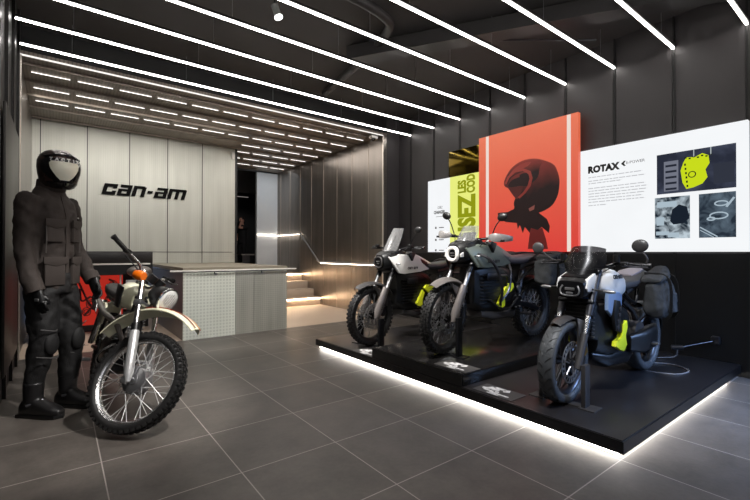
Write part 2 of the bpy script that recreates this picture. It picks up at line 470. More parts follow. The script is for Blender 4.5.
off(MB().box((.75, 7.325, .5), (.022, .012, .72)), rp).build('pale_stripe', WHITEP, rp)
o = MB().box((.93, 7.33, .70), (.22, .02, .16), bev=.002).build('white_notice', mat('notice_white', rgb(215, 215, 215), .5)); tag(o, 'small blank white board beside the red poster under the reception desk', 'notice')
o = MB().box((.93, 7.32, .31), (.2, .04, .62)).build('notice_stand', BLACK); tag(o, 'black stand holding the small white board under the reception desk', 'stand')
o = MB().ell((.93, 6.8, .93), (.16, .12, .085)).build('grey_dome', MIDGREY); tag(o, 'grey dome hanging below the desk rail, behind the orange indicator', 'display_dome')  # plain grey dome display, gives no light
# floor vent dashes
fv = thing('floor_vent', 'dashed dark slot vent in the beige floor behind the mannequin', 'vent', (.3, 6.5, 0))
for k in range(9):
    off(MB().box((-.2 + .12 * k, 6.52 + .0 * k, .001), (.075, .012, .002)), fv).build('slot', BLACK, fv)

# left wall hung panel
o = MB().box((X0 + .03, 4.8, 1.3), (.02, 1.25, 2.1), bev=.003).build('wall_board', mat('grey_sheen_board', rgb(46, 43, 40), .4, .2)); tag(o, 'tall dull grey board fixed to the left wall behind the mannequin', 'board')

# handrail of the stair
h = thing('stair_handrail', 'metal handrail on the stair wall, level, then sloping up beside the steps', 'rail', (XS - .05, 8.4, .98))
zr = .99
path = [(XS - .06, YP + .02, zr), (XS - .06, 8.38, zr), (XS - .06, 9.34, 1.69), (XS - .06, 10.78, 1.70)]
off(MB().tube(path, .018, seg=10), h).build('rail', ALU, h)
off(MB().box((XS - .02, (YP + 8.38) / 2, zr - .028), (.02, 8.38 - YP - .03, .008)), h).build('light_strip', RAILL, h)
off(MB().box((XS - .03, (9.34 + 10.78) / 2, 1.675), (.02, 1.42, .008)), h).build('light_strip', RAILL, h)
off(MB().box((4.56, 10.79, 1.69), (.58, .02, .01)), h).build('light_strip', RAILL, h)
for y, z in ((6.6, zr), (7.8, zr), (9.34, 1.69), (10.4, 1.70)):
    off(MB().cyl((XS - .06, y, z), (XS, y, z - .02), .007), h).build('bracket', STEELD, h)

# corridor furniture
o = MB().box((5.25, 14.93, 1.72), (.45, .04, .03)).build('wall_light_strip', RAILL); tag(o, 'bright light strip on the far wall of the dark corridor', 'light')
o = MB().box((4.9, 14.93, 3.25), (1.3, .04, .015)).build('wall_light_strip', emit('dim_strip', (1, .9, .85, 1), .25)); tag(o, 'faint light line high on the far wall of the dark corridor', 'light')
tb = thing('side_table', 'small dark table with a pale top edge in the corridor above the stairs', 'table', (4.09, 11.1, .69))
MB().box((0, 0, .46), (.42, .4, .03)).build('tabletop', MIDGREY, tb)
MB().box((-.05, .05, .225), (.2, .3, .45)).build('cabinet', STEELD, tb)

# ceiling slots of the niche
slot0 = MB().box((0, 0, 0), (.385, .008, .006)).build('ceiling_light', SLOT)
slot0.location = (-.085, 6.585, ZL - .002)
cols = ['leftmost', 'second from the left', 'third from the left', 'fourth from the left', 'fifth from the left', 'sixth from the left', 'seventh from the left', 'eighth from the left', 'ninth from the left', 'tenth from the left', 'rightmost']
rows = ['front row', 'second row', 'third row', 'fourth row', 'fifth row', 'sixth row', 'seventh row']
firsts = True
for j in range(7):
    y = 6.585 + .602 * j
    for i in range(11):
        x = -.085 + .4655 * i
        if x + .19 > XS or (j > 3 and x < 3.0) or (j == 3 and x < 2.9): continue
        o = slot0 if firsts else slot0.copy()
        if not firsts: C.objects.link(o)
        firsts = False
        o.location = (x, y, ZL - .002)
        tag(o, 'thin white slot light in the perforated metal ceiling, %s, %s' % (rows[j], cols[i]), 'light', 'slot lights in the metal ceiling')

# light bars
bar_names = ['second', 'third', 'fourth', 'fifth', 'sixth', 'seventh', 'eighth']
vis = [y for y in YL if y < 5.9]
for k, y in enumerate(vis):
    kk = len(vis) - 1 - k
    lab = 'long white light bar under the dark ceiling, ' + ('nearest the metal portal' if kk == 0 else '%s from the metal portal' % (['', 'second', 'third', 'fourth', 'fifth', 'sixth', 'seventh', 'eighth', 'ninth', 'tenth', 'eleventh', 'twelfth', 'thirteenth'][kk]))
    b = thing('light_bar', lab, 'light', ((X0 + XR) / 2, y, ZL), group='light bars across the ceiling')
    L = XR - X0 - .03
    MB().box((0, 0, -.002), (L, .019, .014)).build('diffuser', LED, b)
    MB().box((0, 0, .018), (L, .04, .022)).build('housing', BLACK, b)
    for x in (-2.35, -1.15, .05, 1.25, 2.45):
        MB().cyl((x, 0, .03), (x, 0, ZC - ZL), .0022, seg=5).build('suspension_cable', ALU, b)

# ceiling bits
def spot(loc, d, lab):
    s = thing('ceiling_spotlight', lab, 'light', loc)
    d = V(d).normalized()
    MB().cyl((0, 0, 0), tuple(d * .12), .035, seg=20).build('lamp_body', mat('lamp_grey', rgb(120, 122, 120), .4), s)
    MB().cyl(tuple(d * .118), tuple(d * .13), .04, seg=20).build('lens', emit('spot_lens', (1, .98, .95, 1), 6), s)
    MB().cyl((0, 0, 0), (0, 0, ZC - loc[2]), .008).build('stem', BLACK, s)
spot((1.66, 3.78, 3.62), (.25, -.2, -.9), 'small grey cylindrical spotlight with a bright lens hung between the light bars')
o = MB().tube([(1.2, 3.3, 3.70), (2.6, 3.35, 3.70), (3.0, 3.8, 3.70), (3.3, 5.6, 3.70)], .05, smooth=6, seg=12).build('air_duct', mat('duct_dark', rgb(48, 46, 46), .6)); tag(o, 'dark curved duct running under the black ceiling', 'duct')
o = MB().box((3.9, 2.6, 3.66), (.22, 3.9, .16), rot=(0, 0, .55)).build('ceiling_beam', mat('duct_dark', rgb(48, 46, 46), .6)); tag(o, 'dark beam crossing the ceiling diagonally near the right wall', 'beam')
o = MB().tube([(2.9, 3.9, 3.72), (4.9, 2.2, 3.66)], .012, seg=8).build('ceiling_conduit', STEELD); tag(o, 'thin grey conduit under the dark ceiling', 'pipe')
s = thing('security_camera', 'white dome security camera under the corner of the metal portal', 'camera', (4.72, 6.2, 3.428))
MB().box((0, 0, -.03), (.16, .11, .06), bev=.02).build('housing', WHITEP, s)
MB().ell((0, 0, -.065), (.045, .045, .04)).build('dome', GLOSSB, s)
o = MB().box((2.94, YB - .04, 3.27), (.06, .06, .14), bev=.015).build('wall_sensor', WHITEP); tag(o, 'small white sensor at the top right corner of the silver back wall', 'sensor')

# can-am sign
sg = thing('wall_sign', 'black slanted can-am lettering on the silver perforated wall', 'sign', (1.33, YB - .03, 2.25))
def glyphs():
    # each: width, outer polygon, list of hole/cuts built as separate strokes (x0,y0,x1,y1)
    S = {}
    S['c'] = (1.0, [(0, 0, .30, 1), (.30, 0, .98, .27), (.30, .73, .98, 1), (.68, .60, .98, .73), (.68, .27, .98, .38)])
    S['a'] = (1.0, [(.68, 0, .98, 1), (.10, .76, .68, 1), (0, 0, .30, .60), (.30, 0, .68, .2), (.30, .42, .68, .60)])
    S['n'] = (1.0, [(0, 0, .30, 1), (.30, .74, .85, 1), (.68, 0, .98, .92)])
    S['-'] = (.56, [(.05, .38, .46, .62)])
    S['m'] = (1.52, [(0, 0, .30, 1), (.30, .74, 1.42, 1), (.60, 0, .88, .8), (1.18, 0, 1.48, .92)])
    return S
def techno(text, M, h, material, name, parent, t=.02, wide=1.0, gap=.1, shear=.27):
    S = glyphs(); x = 0
    for ch in text:
        w, st_ = S[ch]; mb = MB(M)
        for (a, b, c, d_) in st_:
            poly = [((x + p * wide + shear * q) * h, q * h) for p, q in ((a, b), (c, b), (c, d_), (a, d_))]
            mb.prism(poly, (0, 0, 0), (1, 0, 0), (0, 1, 0), t)
        mb.build(name, material, parent)
        x += w * wide + gap
    return x * h
techno('can-am', frame((-.73, 0, 0), (1, 0, 0), (0, 0, 1)), .2, mat('sign_black', rgb(7, 7, 8), .7, spec=.15), 'letter', sg, wide=1.06)

# ------------------------------------------------------------------ wall boards
BX = 5.2
def wframe(y, z, x=BX - .012):   # text frame on the right wall: reads toward -y
    return frame((x, y, z), (0, -1, 0), (0, 0, 1))
def lit_print(name, col, s):
    return emit(name, col, s)
wb = thing('white_info_board', 'large white backlit board with ROTAX heading and three photographs on the right wall', 'board', (BX + .03, 1.735, 1.85))
def wp(mb): return off(mb, wb)
wp(MB().box((BX + .035, 1.735, 1.85), (.07, 1.585, 1.26))).build('lightbox', lit_print('white_backlit', (.96, .98, 1, 1), .95), wb)
R = Matrix.Translation(-V(wb.location))
text_mesh('heading', 'ROTAX', .108, R @ wframe(2.43, 2.192), INK, wb, offset=.007, sx=.93, spacing=1.04)
wp(MB().prism([(0, 0), (.03, .03), (.05, .03), (.03, 0), (.05, -.03), (.03, -.03)], (BX - .005, 2.055, 2.245), (0, -1, 0), (0, 0, 1), .004)).build('mark', DKGREY, wb)
text_mesh('subheading', 'E-POWER', .045, R @ wframe(2.0, 2.232), mat('grey_print', rgb(150, 150, 155), .6), wb)
GP = mat('grey_print', rgb(150, 150, 155), .6)
GP2 = emit('pale_print', rgb(205, 206, 210), .85)
rr = random.Random(3)
lines = [(2.135, .55), (2.09, .58), (2.06, .33)] + [(2.0 - .034 * k, .61 - (.08 if k in (4,) else 0)) for k in range(6)] + [(1.79, .20)]
for z, L in lines:
    y = 2.43; tm = MB(R)
    while y > 2.43 - L:
        w = rr.uniform(.02, .07)
        tm.box((BX - .002, y - w / 2, z), (.003, w, .010)); tm.box((BX - .001, y - w / 2 - .01, z), (.0015, w + .02, .0015)); y -= w + .012
    tm.build('text_line', GP2, wb)
def photo_mat(name, dark, light, sc):
    m, t, out = new_mat(name)
    tc = t.n('ShaderNodeTexCoord')
    n1 = t.n('ShaderNodeTexNoise', Vector=tc.outputs['Object'], Scale=sc, Detail=5.0, Distortion=.6)
    mr = t.n('ShaderNodeMapRange', Value=n1.outputs[0], i1=.4, i2=.66)
    c = t.mix(mr.outputs[0], dark, light)
    e = t.n('ShaderNodeEmission', Color=c, Strength=.9)
    t.nt.links.new(e.outputs[0], out.inputs[0]); return m
ph = wp(MB().box((BX - .004, 1.36, 2.06), (.008, .665, .43))).build('photograph', photo_mat('photo_bluegrey', rgb(44, 48, 62), rgb(78, 84, 104), 3.0), wb); ph['label'] = 'photograph of a yellow motor block hanging in a dark workshop'
def on_ph(name, mb, m, par): mb.M = R; return mb.build(name, m, par)
on_ph('machine_shelf', MB().box((BX - .01, 1.56, 2.03), (.004, .13, .32)), lit_print('ph_grey', rgb(120, 124, 138), .9), ph)
g = MB()
for k in range(5): g.box((BX - .013, 1.56, 2.14 - .062 * k), (.004, .1, .022))
on_ph('shelf_slots', g, lit_print('ph_dark', rgb(40, 44, 56), .9), ph)
blk = [(a_ * .84, b_) for a_, b_ in [(0, .0), (.02, -.13), (.06, -.20), (.13, -.19), (.22, -.16), (.27, -.10), (.25, -.02), (.29, .04), (.28, .12), (.22, .15), (.15, .12), (.06, .13), (.03, .08)]]
on_ph('motor_block', MB().prism(blk, (BX - .01, 1.475, 2.075), (0, -1, 0), (0, 0, 1), .004), lit_print('ph_lime', rgb(205, 225, 30), .95), ph)
g = MB()
g.tube([(BX - .013, 1.36, 2.2), (BX - .013, 1.36, 2.275)], .004, seg=5); g.tube([(BX - .013, 1.22, 2.2), (BX - .013, 1.22, 2.275)], .004, seg=5)
on_ph('hoist_cable', g, lit_print('ph_pale', rgb(190, 200, 200), .9), ph)
g = MB()
g.tube([(BX - .013, 1.375 + .03 * cos(a), 2.02 + .03 * sin(a)) for a in [k * pi / 6 for k in range(12)]], .005, seg=5, closed=True)
for k in range(7): g.box((BX - .013, 1.43 - .035 * k + .0, 2.2 - .012 * (k % 2)), (.004, .018, .014))
for k in range(6): g.box((BX - .013, 1.435 - .004 * k, 2.13 - .045 * k), (.004, .014, .022))
on_ph('block_detail', g, lit_print('ph_ink', rgb(30, 34, 30), .9), ph)
on_ph('machine', MB().box((BX - .01, 1.12, 2.0), (.004, .16, .2)), lit_print('ph_dark2', rgb(52, 56, 68), .9), ph)
for (y, w, nm, lb, sc, dk) in ((1.555, .315, 'photo_lab', 'photograph of a worker bent over laboratory equipment', 11.0, rgb(30, 42, 54)), (1.175, .29, 'photo_parts', 'photograph of machined metal parts on a bench', 9.0, rgb(40, 50, 62))):
    p2 = wp(MB().box((BX - .004, y, 1.585), (.008, w, .445))).build('photograph', photo_mat(nm, dk, rgb(200, 215, 225) if sc > 10 else rgb(96, 112, 126), sc), wb); p2['label'] = lb
    g = MB()
    if sc > 10:
        g.prism([(0, 0), (.02, .12), (.08, .17), (.15, .14), (.17, .02), (.12, -.03), (.03, -.04)], (BX - .01, 1.60 - .03, 1.55), (0, -1, 0), (0, 0, 1), .004)
        on_ph('figure', g, lit_print('ph_figure', rgb(28, 36, 48), .9), p2)
        for (yy, zz, w_, h_) in ((1.66, 1.55, .07, .09), (1.64, 1.42, .12, .04), (1.6, 1.73, .18, .06), (1.54, 1.40, .1, .05)):
            on_ph('equipment', MB().box((BX - .012, yy, zz), (.003, w_, h_)), lit_print('ph_equip', rgb(178, 196, 208), .9), p2)
    else:
        for (cy, cz, r1) in ((1.16, 1.58, .07), (1.14, 1.7, .05), (1.22, 1.55, .03)):
            g.tube([(BX - .012, cy + r1 * cos(a), cz + r1 * .45 * sin(a)) for a in [k * pi / 8 for k in range(16)]], .007, seg=5, closed=True)
        g.tube([(BX - .012, 1.31, 1.47), (BX - .012, 1.17, 1.37)], .006, seg=5); g.tube([(BX - .012, 1.31, 1.44), (BX - .012, 1.2, 1.365)], .004, seg=5)
        g.tube([(BX - .012, 1.10, 1.66), (BX - .012, 1.04, 1.75)], .01, seg=5)
        on_ph('metal_part', g, lit_print('ph_metal', rgb(176, 194, 206), .9), p2)

# lime and white board on the left
lb = thing('lime_and_white_board', 'white and lime backlit board with large olive vertical lettering, left of the red poster', 'board', (BX + .03, 4.64, 1.85))
R = Matrix.Translation(-V(lb.location))
off(MB().box((BX + .0395, 4.965, 1.845), (.079, .518, 1.25)), lb).build('white_panel', lit_print('white_backlit', (.96, .98, 1, 1), .95), lb)
off(MB().box((BX + .0395, 4.386, 1.845), (.079, .64, 1.25)), lb).build('lime_panel', lit_print('lime_backlit', rgb(238, 244, 130), .95), lb)
OL = emit('olive_backlit', rgb(150, 158, 24), .9)
def vtext(name, s, size, y, z, sx=1.0, offset=.006):
    return text_mesh(name, s, size, R @ frame((BX - .004, y, z), (0, 0, 1), (0, 1, 0)), OL, lb, sx=sx, offset=offset)
# reading upward: U = +z ; glyph top toward +y (left in the picture)
text_mesh('big_lettering', 'BRISEZ', .46, R @ frame((BX - .004, 4.195, 2.13), (0, 0, 1), (0, 1, 0)), OL, lb, sx=.68, offset=.024, align='RIGHT')
vtext('small_lettering', 'LES', .225, 4.37, 2.175, sx=.64, offset=.011)
vtext('small_lettering', 'COD', .215, 4.19, 2.165, sx=.60, offset=.011)
text_mesh('caption', 'OSEZ', .062, R @ wframe(4.99, 1.965, BX - .004), mat('grey_ink', rgb(120, 120, 124), .6), lb, sx=.8)
text_mesh('caption', 'CHANGER', .075, R @ wframe(5.075, 1.88, BX - .004), mat('grey_ink', rgb(120, 120, 124), .6), lb, sx=.72, offset=.003)
g = MB(R)
for z in (1.64, 1.43, 1.25):
    g.box((BX - .002, 5.03, z), (.003, .035, .035)); g.box((BX - .002, 4.9, z), (.003, .11, .015))
g.box((BX - .002, 4.94, 1.83), (.003, .17, .008))
g.build('small_print', GP, lb)
# gold mirror
gm = mat('gold_mirror', rgb(84, 70, 24), .12, 1.0, vary=.06)
o = MB().box((XR - .0155, 4.42, 2.70), (.03, .72, .43), bev=.002).build('gold_mirror_panel', gm); tag(o, 'gold tinted mirror panel above the lime lettering board', 'mirror')

# red poster
pr_ = thing('red_helmet_poster', 'tall red poster with white side stripes and a dark helmeted head in profile', 'poster', (5.15, 3.29, 1.9))
PX = 5.14
off(MB().box((PX + .03, 3.293, 2.095), (.06, 1.53, 1.75)), pr_).build('panel', REDP, pr_)
off(MB().box((5.235, 3.293, 2.1), (.085, 1.2, 1.4)), pr_).build('mount', BLACK, pr_)
for y in (3.9, 2.645): off(MB().box((PX - .002, y, 2.095), (.004, .05, 1.74)), pr_).build('white_stripe', emit('backlit_stripe', rgb(255, 236, 225), .85), pr_)
R = Matrix.Translation(-V(pr_.location))
def pp(mb): mb.M = R; return mb
def poly_uv(px):  # pixel polygon of the photo crop (400x500 of 490..570,145..245)-> (u,v) on wall
    out_ = []
    for (a, b) in px:
        u = (a - 10) / 400.0; out_.append((a, b))
    return out_
K = .0
def P2(pts):
    # pts in crop pixels; u along -y, v along z; local scale from the fitted camera
    res = []
    for (a, b) in pts:
        x = 490 + a / 5.0; y = 145 + b / 5.0
        yy, zz = backproject(x, y, PX)
        res.append((-yy, zz))
    return res
CAM_F = 411.9; YAW = .6552; PIT = .007; ROL = .0016; CH = 1.203
def cam_axes():
    F = V((sin(YAW), cos(YAW), 0)); r = V((cos(YAW), -sin(YAW), 0)); u = V((0, 0, 1))
    f2 = F * cos(PIT) + u * sin(PIT); u2 = u * cos(PIT) - F * sin(PIT)
    return r * cos(ROL) + u2 * sin(ROL), u2 * cos(ROL) - r * sin(ROL), f2
def backproject(px, py, X):
    r, u, f = cam_axes(); d = f + r * (px - 375) / CAM_F - u * (py - 250) / CAM_F
    t = X / d.x; return (d.y * t, CH + d.z * t)
def art(name, pts, m, lift, sm=0):
    q = P2(pts)
    if sm: q = [(v.x, v.y) for v in catmull([V((a, b, 0)) for a, b in q], sm, True)]
    return pp(MB().prism(q, (PX - lift, 0, 0), (0, -1, 0), (0, 0, 1), .002)).build(name, m, pr_)
# with U=-y the u coordinate equals -y, so pass origin y=0
D1 = mat('poster_dark', rgb(52, 30, 32), .5, vary=.12, scale=6)
def shell_print():
    m, t, out = new_mat('poster_helmet_gradient')
    b = principled(t, out, Roughness=.5)
    tc = t.n('ShaderNodeTexCoord'); sp = t.n('ShaderNodeSeparateXYZ', i0=tc.outputs['Generated'])
    ns = t.n('ShaderNodeTexNoise', Vector=tc.outputs['Generated'], Scale=3.0)
    f = t.math('ADD', t.math('MULTIPLY', sp.outputs[2], .9), t.math('MULTIPLY', ns.outputs[0], .4))
    mr = t.n('ShaderNodeMapRange', Value=f, i1=.55, i2=1.25)
    t.nt.links.new(t.mix(mr.outputs[0], rgb(50, 30, 32), rgb(205, 82, 72)), b.inputs['Base Color'])
    return m
D0 = shell_print(); D2 = mat('poster_shell', rgb(112, 50, 48), .5, vary=.2, scale=5); D3 = mat('poster_glare', rgb(196, 82, 72), .5, vary=.1, scale=5)
D4 = mat('poster_neck', rgb(150, 48, 46), .5, vary=.1)
art('helmet_print', [(70, 195), (85, 150), (115, 110), (160, 80), (215, 68), (265, 75), (315, 95), (335, 125), (348, 175), (342, 240), (320, 290), (290, 318), (240, 340), (175, 345), (130, 320), (120, 290), (135, 250), (150, 220), (90, 215)], D0, .003, 3)
art('helmet_crown_print', [(78, 185), (90, 150), (120, 112), (165, 84), (215, 72), (262, 82), (250, 110), (240, 160), (205, 190), (200, 150), (180, 132), (140, 145), (105, 165), (85, 200)], D0, .0045, 3)
art('helmet_glare_print', [(92, 160), (122, 120), (165, 92), (205, 84), (190, 105), (150, 125), (115, 145)], D3, .007, 3)
art('face_print', [(85, 200), (110, 175), (150, 165), (170, 185), (160, 230), (140, 270), (125, 262), (112, 245), (95, 220)], D2, .0065, 3)
art('eye_opening_print', [(92, 205), (110, 178), (150, 160), (185, 155), (205, 175), (190, 205), (150, 205), (110, 212)], D1, .008, 2)
art('collar_print', [(130, 290), (120, 320), (90, 335), (40, 340), (42, 370), (80, 385), (135, 390), (140, 420), (150, 400), (165, 440), (175, 410), (200, 440), (205, 415), (240, 425), (260, 410), (295, 440), (300, 405), (285, 370), (240, 335), (250, 320), (180, 290)], D1, .004)
art('visor_arc_print', [(75, 196), (90, 158), (125, 128), (170, 118), (205, 130), (215, 165), (205, 205), (180, 240), (150, 268), (140, 262), (168, 236), (190, 204), (200, 168), (190, 142), (165, 130), (128, 138), (98, 166), (84, 198)], D3, .009)
art('vent_print', [(150, 150), (185, 140), (198, 160), (180, 185), (158, 178)], D1, .010, 2)
art('tag_print', [(195, 318), (225, 300), (222, 322), (200, 332)], mat('poster_pink', rgb(200, 120, 110), .5), .008)
art('neck_print', [(200, 440), (205, 410), (240, 425), (262, 412), (280, 470), (290, 520), (190, 520)], D4, .0035)

# ------------------------------------------------------------------ platform
pf = thing('display_platform', 'low black platform with a glowing strip under its edge, carrying three motorcycles', 'platform', (3.9, 2.8, 0))
PZ, PZ2 = .12, .22
off(MB().box(((2.585 + XR) / 2, (1.02 + 4.58) / 2, (.045 + PZ) / 2), (XR - 2.585 - .01, 3.56, PZ - .045), bev=.003), pf).build('deck', PLATF, pf)
off(MB().box(((2.577 + XR) / 2, (1.012 + 4.588) / 2, .078), (XR - 2.577 - .012, 3.576, .072)), pf).build('skirt', PLATE, pf)
off(MB().box(((2.70 + XR) / 2, (1.13 + 4.47) / 2, .021), (XR - 2.70 - .02, 3.34, .042)), pf).build('base', BLACK, pf)
off(MB().box((2.64, (1.06 + 4.56) / 2, .024), (.02, 3.50, .03)), pf).build('light_strip', LEDW, pf)
off(MB().box(((2.64 + 5.0) / 2, 1.075, .024), (5.0 - 2.64, .02, .03)), pf).build('light_strip', LEDW, pf)
p2 = thing('raised_plinth', 'black raised plinth on the platform under the grey-green motorcycle', 'plinth', (3.9, 2.8, PZ))
off(MB().box(((2.592 + XR) / 2, (2.215 + 3.41) / 2, (PZ + PZ2) / 2 + .001), (XR - 2.592 - .02, 3.41 - 2.215, PZ2 - PZ), bev=.003), p2).build('top', mat('plinth_gloss', rgb(20, 19, 19), .2, vary=.1), p2)
off(MB().box((2.588, (2.215 + 3.41) / 2, (PZ + PZ2) / 2), (.006, 1.196, PZ2 - PZ - .004)), p2).build('front_face', PLATE, p2)

PL = mat('plaque_grey', rgb(60, 58, 58), .4); PW = mat('plaque_white', rgb(190, 188, 188), .5)
for (x, y, z, lab) in ((2.66, 3.62, PZ, 'dark floor plaque with white marks beside the white motorcycle nearest the stairs'), (2.72, 2.42, PZ2, 'dark floor plaque with white marks on the raised plinth edge'), (2.70, 1.98, PZ, 'dark floor plaque with white marks in front of the rightmost motorcycle')):
    q = thing('floor_plaque', lab, 'plaque', (x, y, z + .003), group='plaques on the platform')
    MB().box((.02, -.02, 0), (.2, .36, .003)).build('plate', PL, q)
    g = MB()
    for (a, b, w, h_, r_) in ((.02, .10, .03, .05, .3), (.05, .07, .05, .04, -.4), (.04, .02, .035, .06, .2), (.08, .0, .03, .10, 0), (.07, -.06, .05, .05, .5), (-.01, .05, .02, .09, 0), (.0, -.02, .03, .03, .4)):
        g.box((a, b, .003), (w, h_, .002), rot=(0, 0, r_))
    g.box((-.035, -.06, .003), (.018, .17, .002)); g.box((-.06, -.02, .003), (.012, .1, .002))
    g.build('marking', PW, q)
# poses: x, y of the front wheel contact, heading, steer
POSE = {'A': (2.91, 3.87, radians(186), radians(2)),
        'B': (2.985, 2.78, radians(180), radians(10)),
        'C': (2.93, 1.55, radians(180), radians(3)),
        'V': (.33, 3.22, radians(-88), radians(13), radians(42), 0.0)}
MANN = (-.045, 3.99, radians(-43), 1.07)
HELM_YAW = radians(-32)
PERS = (5.12, 14.3, .69, radians(200))
def cloth(o, voxel=.012, strength=.02, scale=.12, iters=4):
    r = o.modifiers.new('skin', 'REMESH'); r.mode = 'VOXEL'; r.voxel_size = voxel; r.use_smooth_shade = True
    s_ = o.modifiers.new('soft', 'SMOOTH'); s_.iterations = iters
    tx = bpy.data.textures.new('folds', 'CLOUDS'); tx.noise_scale = scale
    d_ = o.modifiers.new('folds', 'DISPLACE'); d_.texture = tx; d_.strength = strength; d_.mid_level = .5
    return o
# ------------------------------------------------------------------ motorcycles
def steer_matrix(base, rake, ang):
    ax = V((-sin(rake), 0, cos(rake)))
    return Matrix.Translation(V(base)) @ Matrix.Rotation(ang, 4, ax) @ Matrix.Translation(-V(base))
def tyre_profile(R, r, w, n=14, flat=2.6):
    cy = (R + r) / 2; h = (R - r) / 2; pr = []
    for k in range(n):
        t = 2 * pi * k / n
        a = math.copysign(abs(cos(t)) ** (2 / flat), cos(t)) * h; b = math.copysign(abs(sin(t)) ** (2 / flat), sin(t)) * w / 2
        pr.append((cy + a, b))
    return pr
def wheel(root, name, c, R, r, w, M, rubber=RUBBER, rimm=ALU, kind='spoke', knob=0, hubr=.045, hubw=.12, disc=None, discm=ALU, drum=False, spokem=CHROME, spin=0.0):
    c = V(c)
    mb = MB(M); mb.lathe(tyre_profile(R - (.012 if knob else 0), r, w), c, (0, 1, 0), seg=56, closed=True)
    if knob:
        n = knob
        for k in range(n):
            for row, (yy, lean_) in enumerate(((-.40, .55), (-.14, .12), (.14, -.12), (.40, -.55))):
                t = 2 * pi * (k + (.5 if row % 2 else 0)) / n + spin
                rad = R - .010 - abs(yy) * .028
                p = c + V((cos(t) * rad, yy * w, sin(t) * rad))
                mb.box(p, (.020, w * .20, 2 * pi * R / n * .55), rot=(0, -t, 0) if abs(lean_) < .2 else (0, -t, 0))
    wh = mb.build(name, rubber, root, smooth=40)
    mb = MB(M)
    wi = w * .62
    prof = [(r + .012, -wi / 2), (r + .004, -wi / 2 - .004), (r - .008, -wi / 2 + .004), (r - .016, -wi * .2), (r - .016, wi * .2), (r - .008, wi / 2 - .004), (r + .004, wi / 2 + .004), (r + .012, wi / 2), (r - .002, wi * .3), (r - .002, -wi * .3)]
    mb.lathe(prof, c, (0, 1, 0), seg=56, closed=True).build('rim', rimm, wh)
    mb = MB(M)
    mb.cyl(c + V((0, -hubw / 2, 0)), c + V((0, hubw / 2, 0)), hubr * .7, seg=20)
    for s_ in (-1, 1): mb.cyl(c + V((0, s_ * hubw * .28, 0)), c + V((0, s_ * hubw * .36, 0)), hubr * 1.15, seg=24)
    if drum:
        mb.lathe([(.012, -.055), (.05, -.055), (.082, -.045), (.088, -.03), (.088, .03), (.082, .045), (.05, .05), (.012, .05)], c, (0, 1, 0), seg=32)
        for k in range(6):
            mb.lathe([(.091, -.028 + .01 * k), (.094, -.027 + .01 * k), (.094, -.024 + .01 * k), (.091, -.023 + .01 * k)], c, (0, 1, 0), seg=32, closed=True)
        mb.cyl(c + V((0, -.085, 0)), c + V((0, .085, 0)), .012, seg=10)
        mb.box(c + V((-.02, -.06, .05)), (.03, .012, .07))
    mb.build('hub', ALU if drum else rimm, wh)
    if kind == 'spoke':
        n = 36
        for k in range(n):
            sgn = -1 if k % 2 else 1
            t = 2 * pi * k / n + spin; cr = (.55 if (k // 2) % 2 else -.55)
            hr = hubr * 1.1 if not drum else .086
            a = c + V((cos(t + cr) * hr, sgn * hubw * .30, sin(t + cr) * hr)); b = c + V((cos(t) * (r - .014), sgn * w * .06, sin(t) * (r - .014)))
            MB(M).tube([a, b], .0025, seg=5).build('spoke', spokem, wh)
    elif kind == 'cast':
        for k in range(5):
            t = 2 * pi * k / 5 + spin + .3
            for d_ in (-.16, .16):
                a = c + V((cos(t + d_ * 1.6) * hubr, 0, sin(t + d_ * 1.6) * hubr)); b = c + V((cos(t + d_) * (r - .014), 0, sin(t + d_) * (r - .014)))
                MB(M).tube([a, (a + b) / 2, b], [.014, .010, .012], seg=8, flat=1.6, flatdir=(0, 1, 0)).build('spoke', rimm, wh)
    if disc:
        for s_, dr in disc:
            mb = MB(M); y = s_ * (hubw * .36 + .012)
            mb.lathe([(dr * .72, y - .002), (dr, y - .002), (dr, y + .002), (dr * .72, y + .002)], c, (0, 1, 0), seg=40, closed=True)
            mb = MB(M)
            mb.lathe([(dr * .94, y - .002), (dr, y - .002), (dr, y + .002), (dr * .94, y + .002)], c, (0, 1, 0), seg=40, closed=True)
            mb.lathe([(dr * .66, y - .002), (dr * .74, y - .002), (dr * .74, y + .002), (dr * .66, y + .002)], c, (0, 1, 0), seg=40, closed=True)
            for k in range(22):
                t = 2 * pi * k / 22
                mb.tube([c + V((cos(t) * dr * .72, y, sin(t) * dr * .72)), c + V((cos(t + .12) * dr * .96, y, sin(t + .12) * dr * .96))], .0035 + dr * .03, seg=4, flat=.3, flatdir=(0, 1, 0))
            for k in range(6):
                t = 2 * pi * k / 6
                mb.tube([c + V((cos(t) * hubr, y, sin(t) * hubr)), c + V((cos(t + .25) * dr * .75, y, sin(t + .25) * dr * .75))], .006, seg=5)
            d_ = mb.build('brake_disc', discm, wh)
    return wh
def fender(root, name, c, r, w, a0, a1, M, m, t=.006, crown=.02, flare=0.0, seg=28):
    mb = MB(M); c = V(c); R = []
    for k in range(seg + 1):
        u = k / seg; a = a0 + (a1 - a0) * u
        ww = w * (1 - .35 * abs(2 * u - 1) ** 3); rad = r + flare * (2 * u - 1) ** 2
        prof = []
        n = 6
        for q in range(n + 1):
            s_ = -1 + 2 * q / n
            prof.append((rad + t - crown * s_ * s_, s_ * ww / 2))
        for q in range(n, -1, -1):
            s_ = -1 + 2 * q / n
            prof.append((rad - crown * s_ * s_ - .001, s_ * ww / 2 * .96))
        R.append([c + V((p * cos(a), y, p * sin(a))) for p, y in prof])
    return mb.rings(R).build(name, m, root)
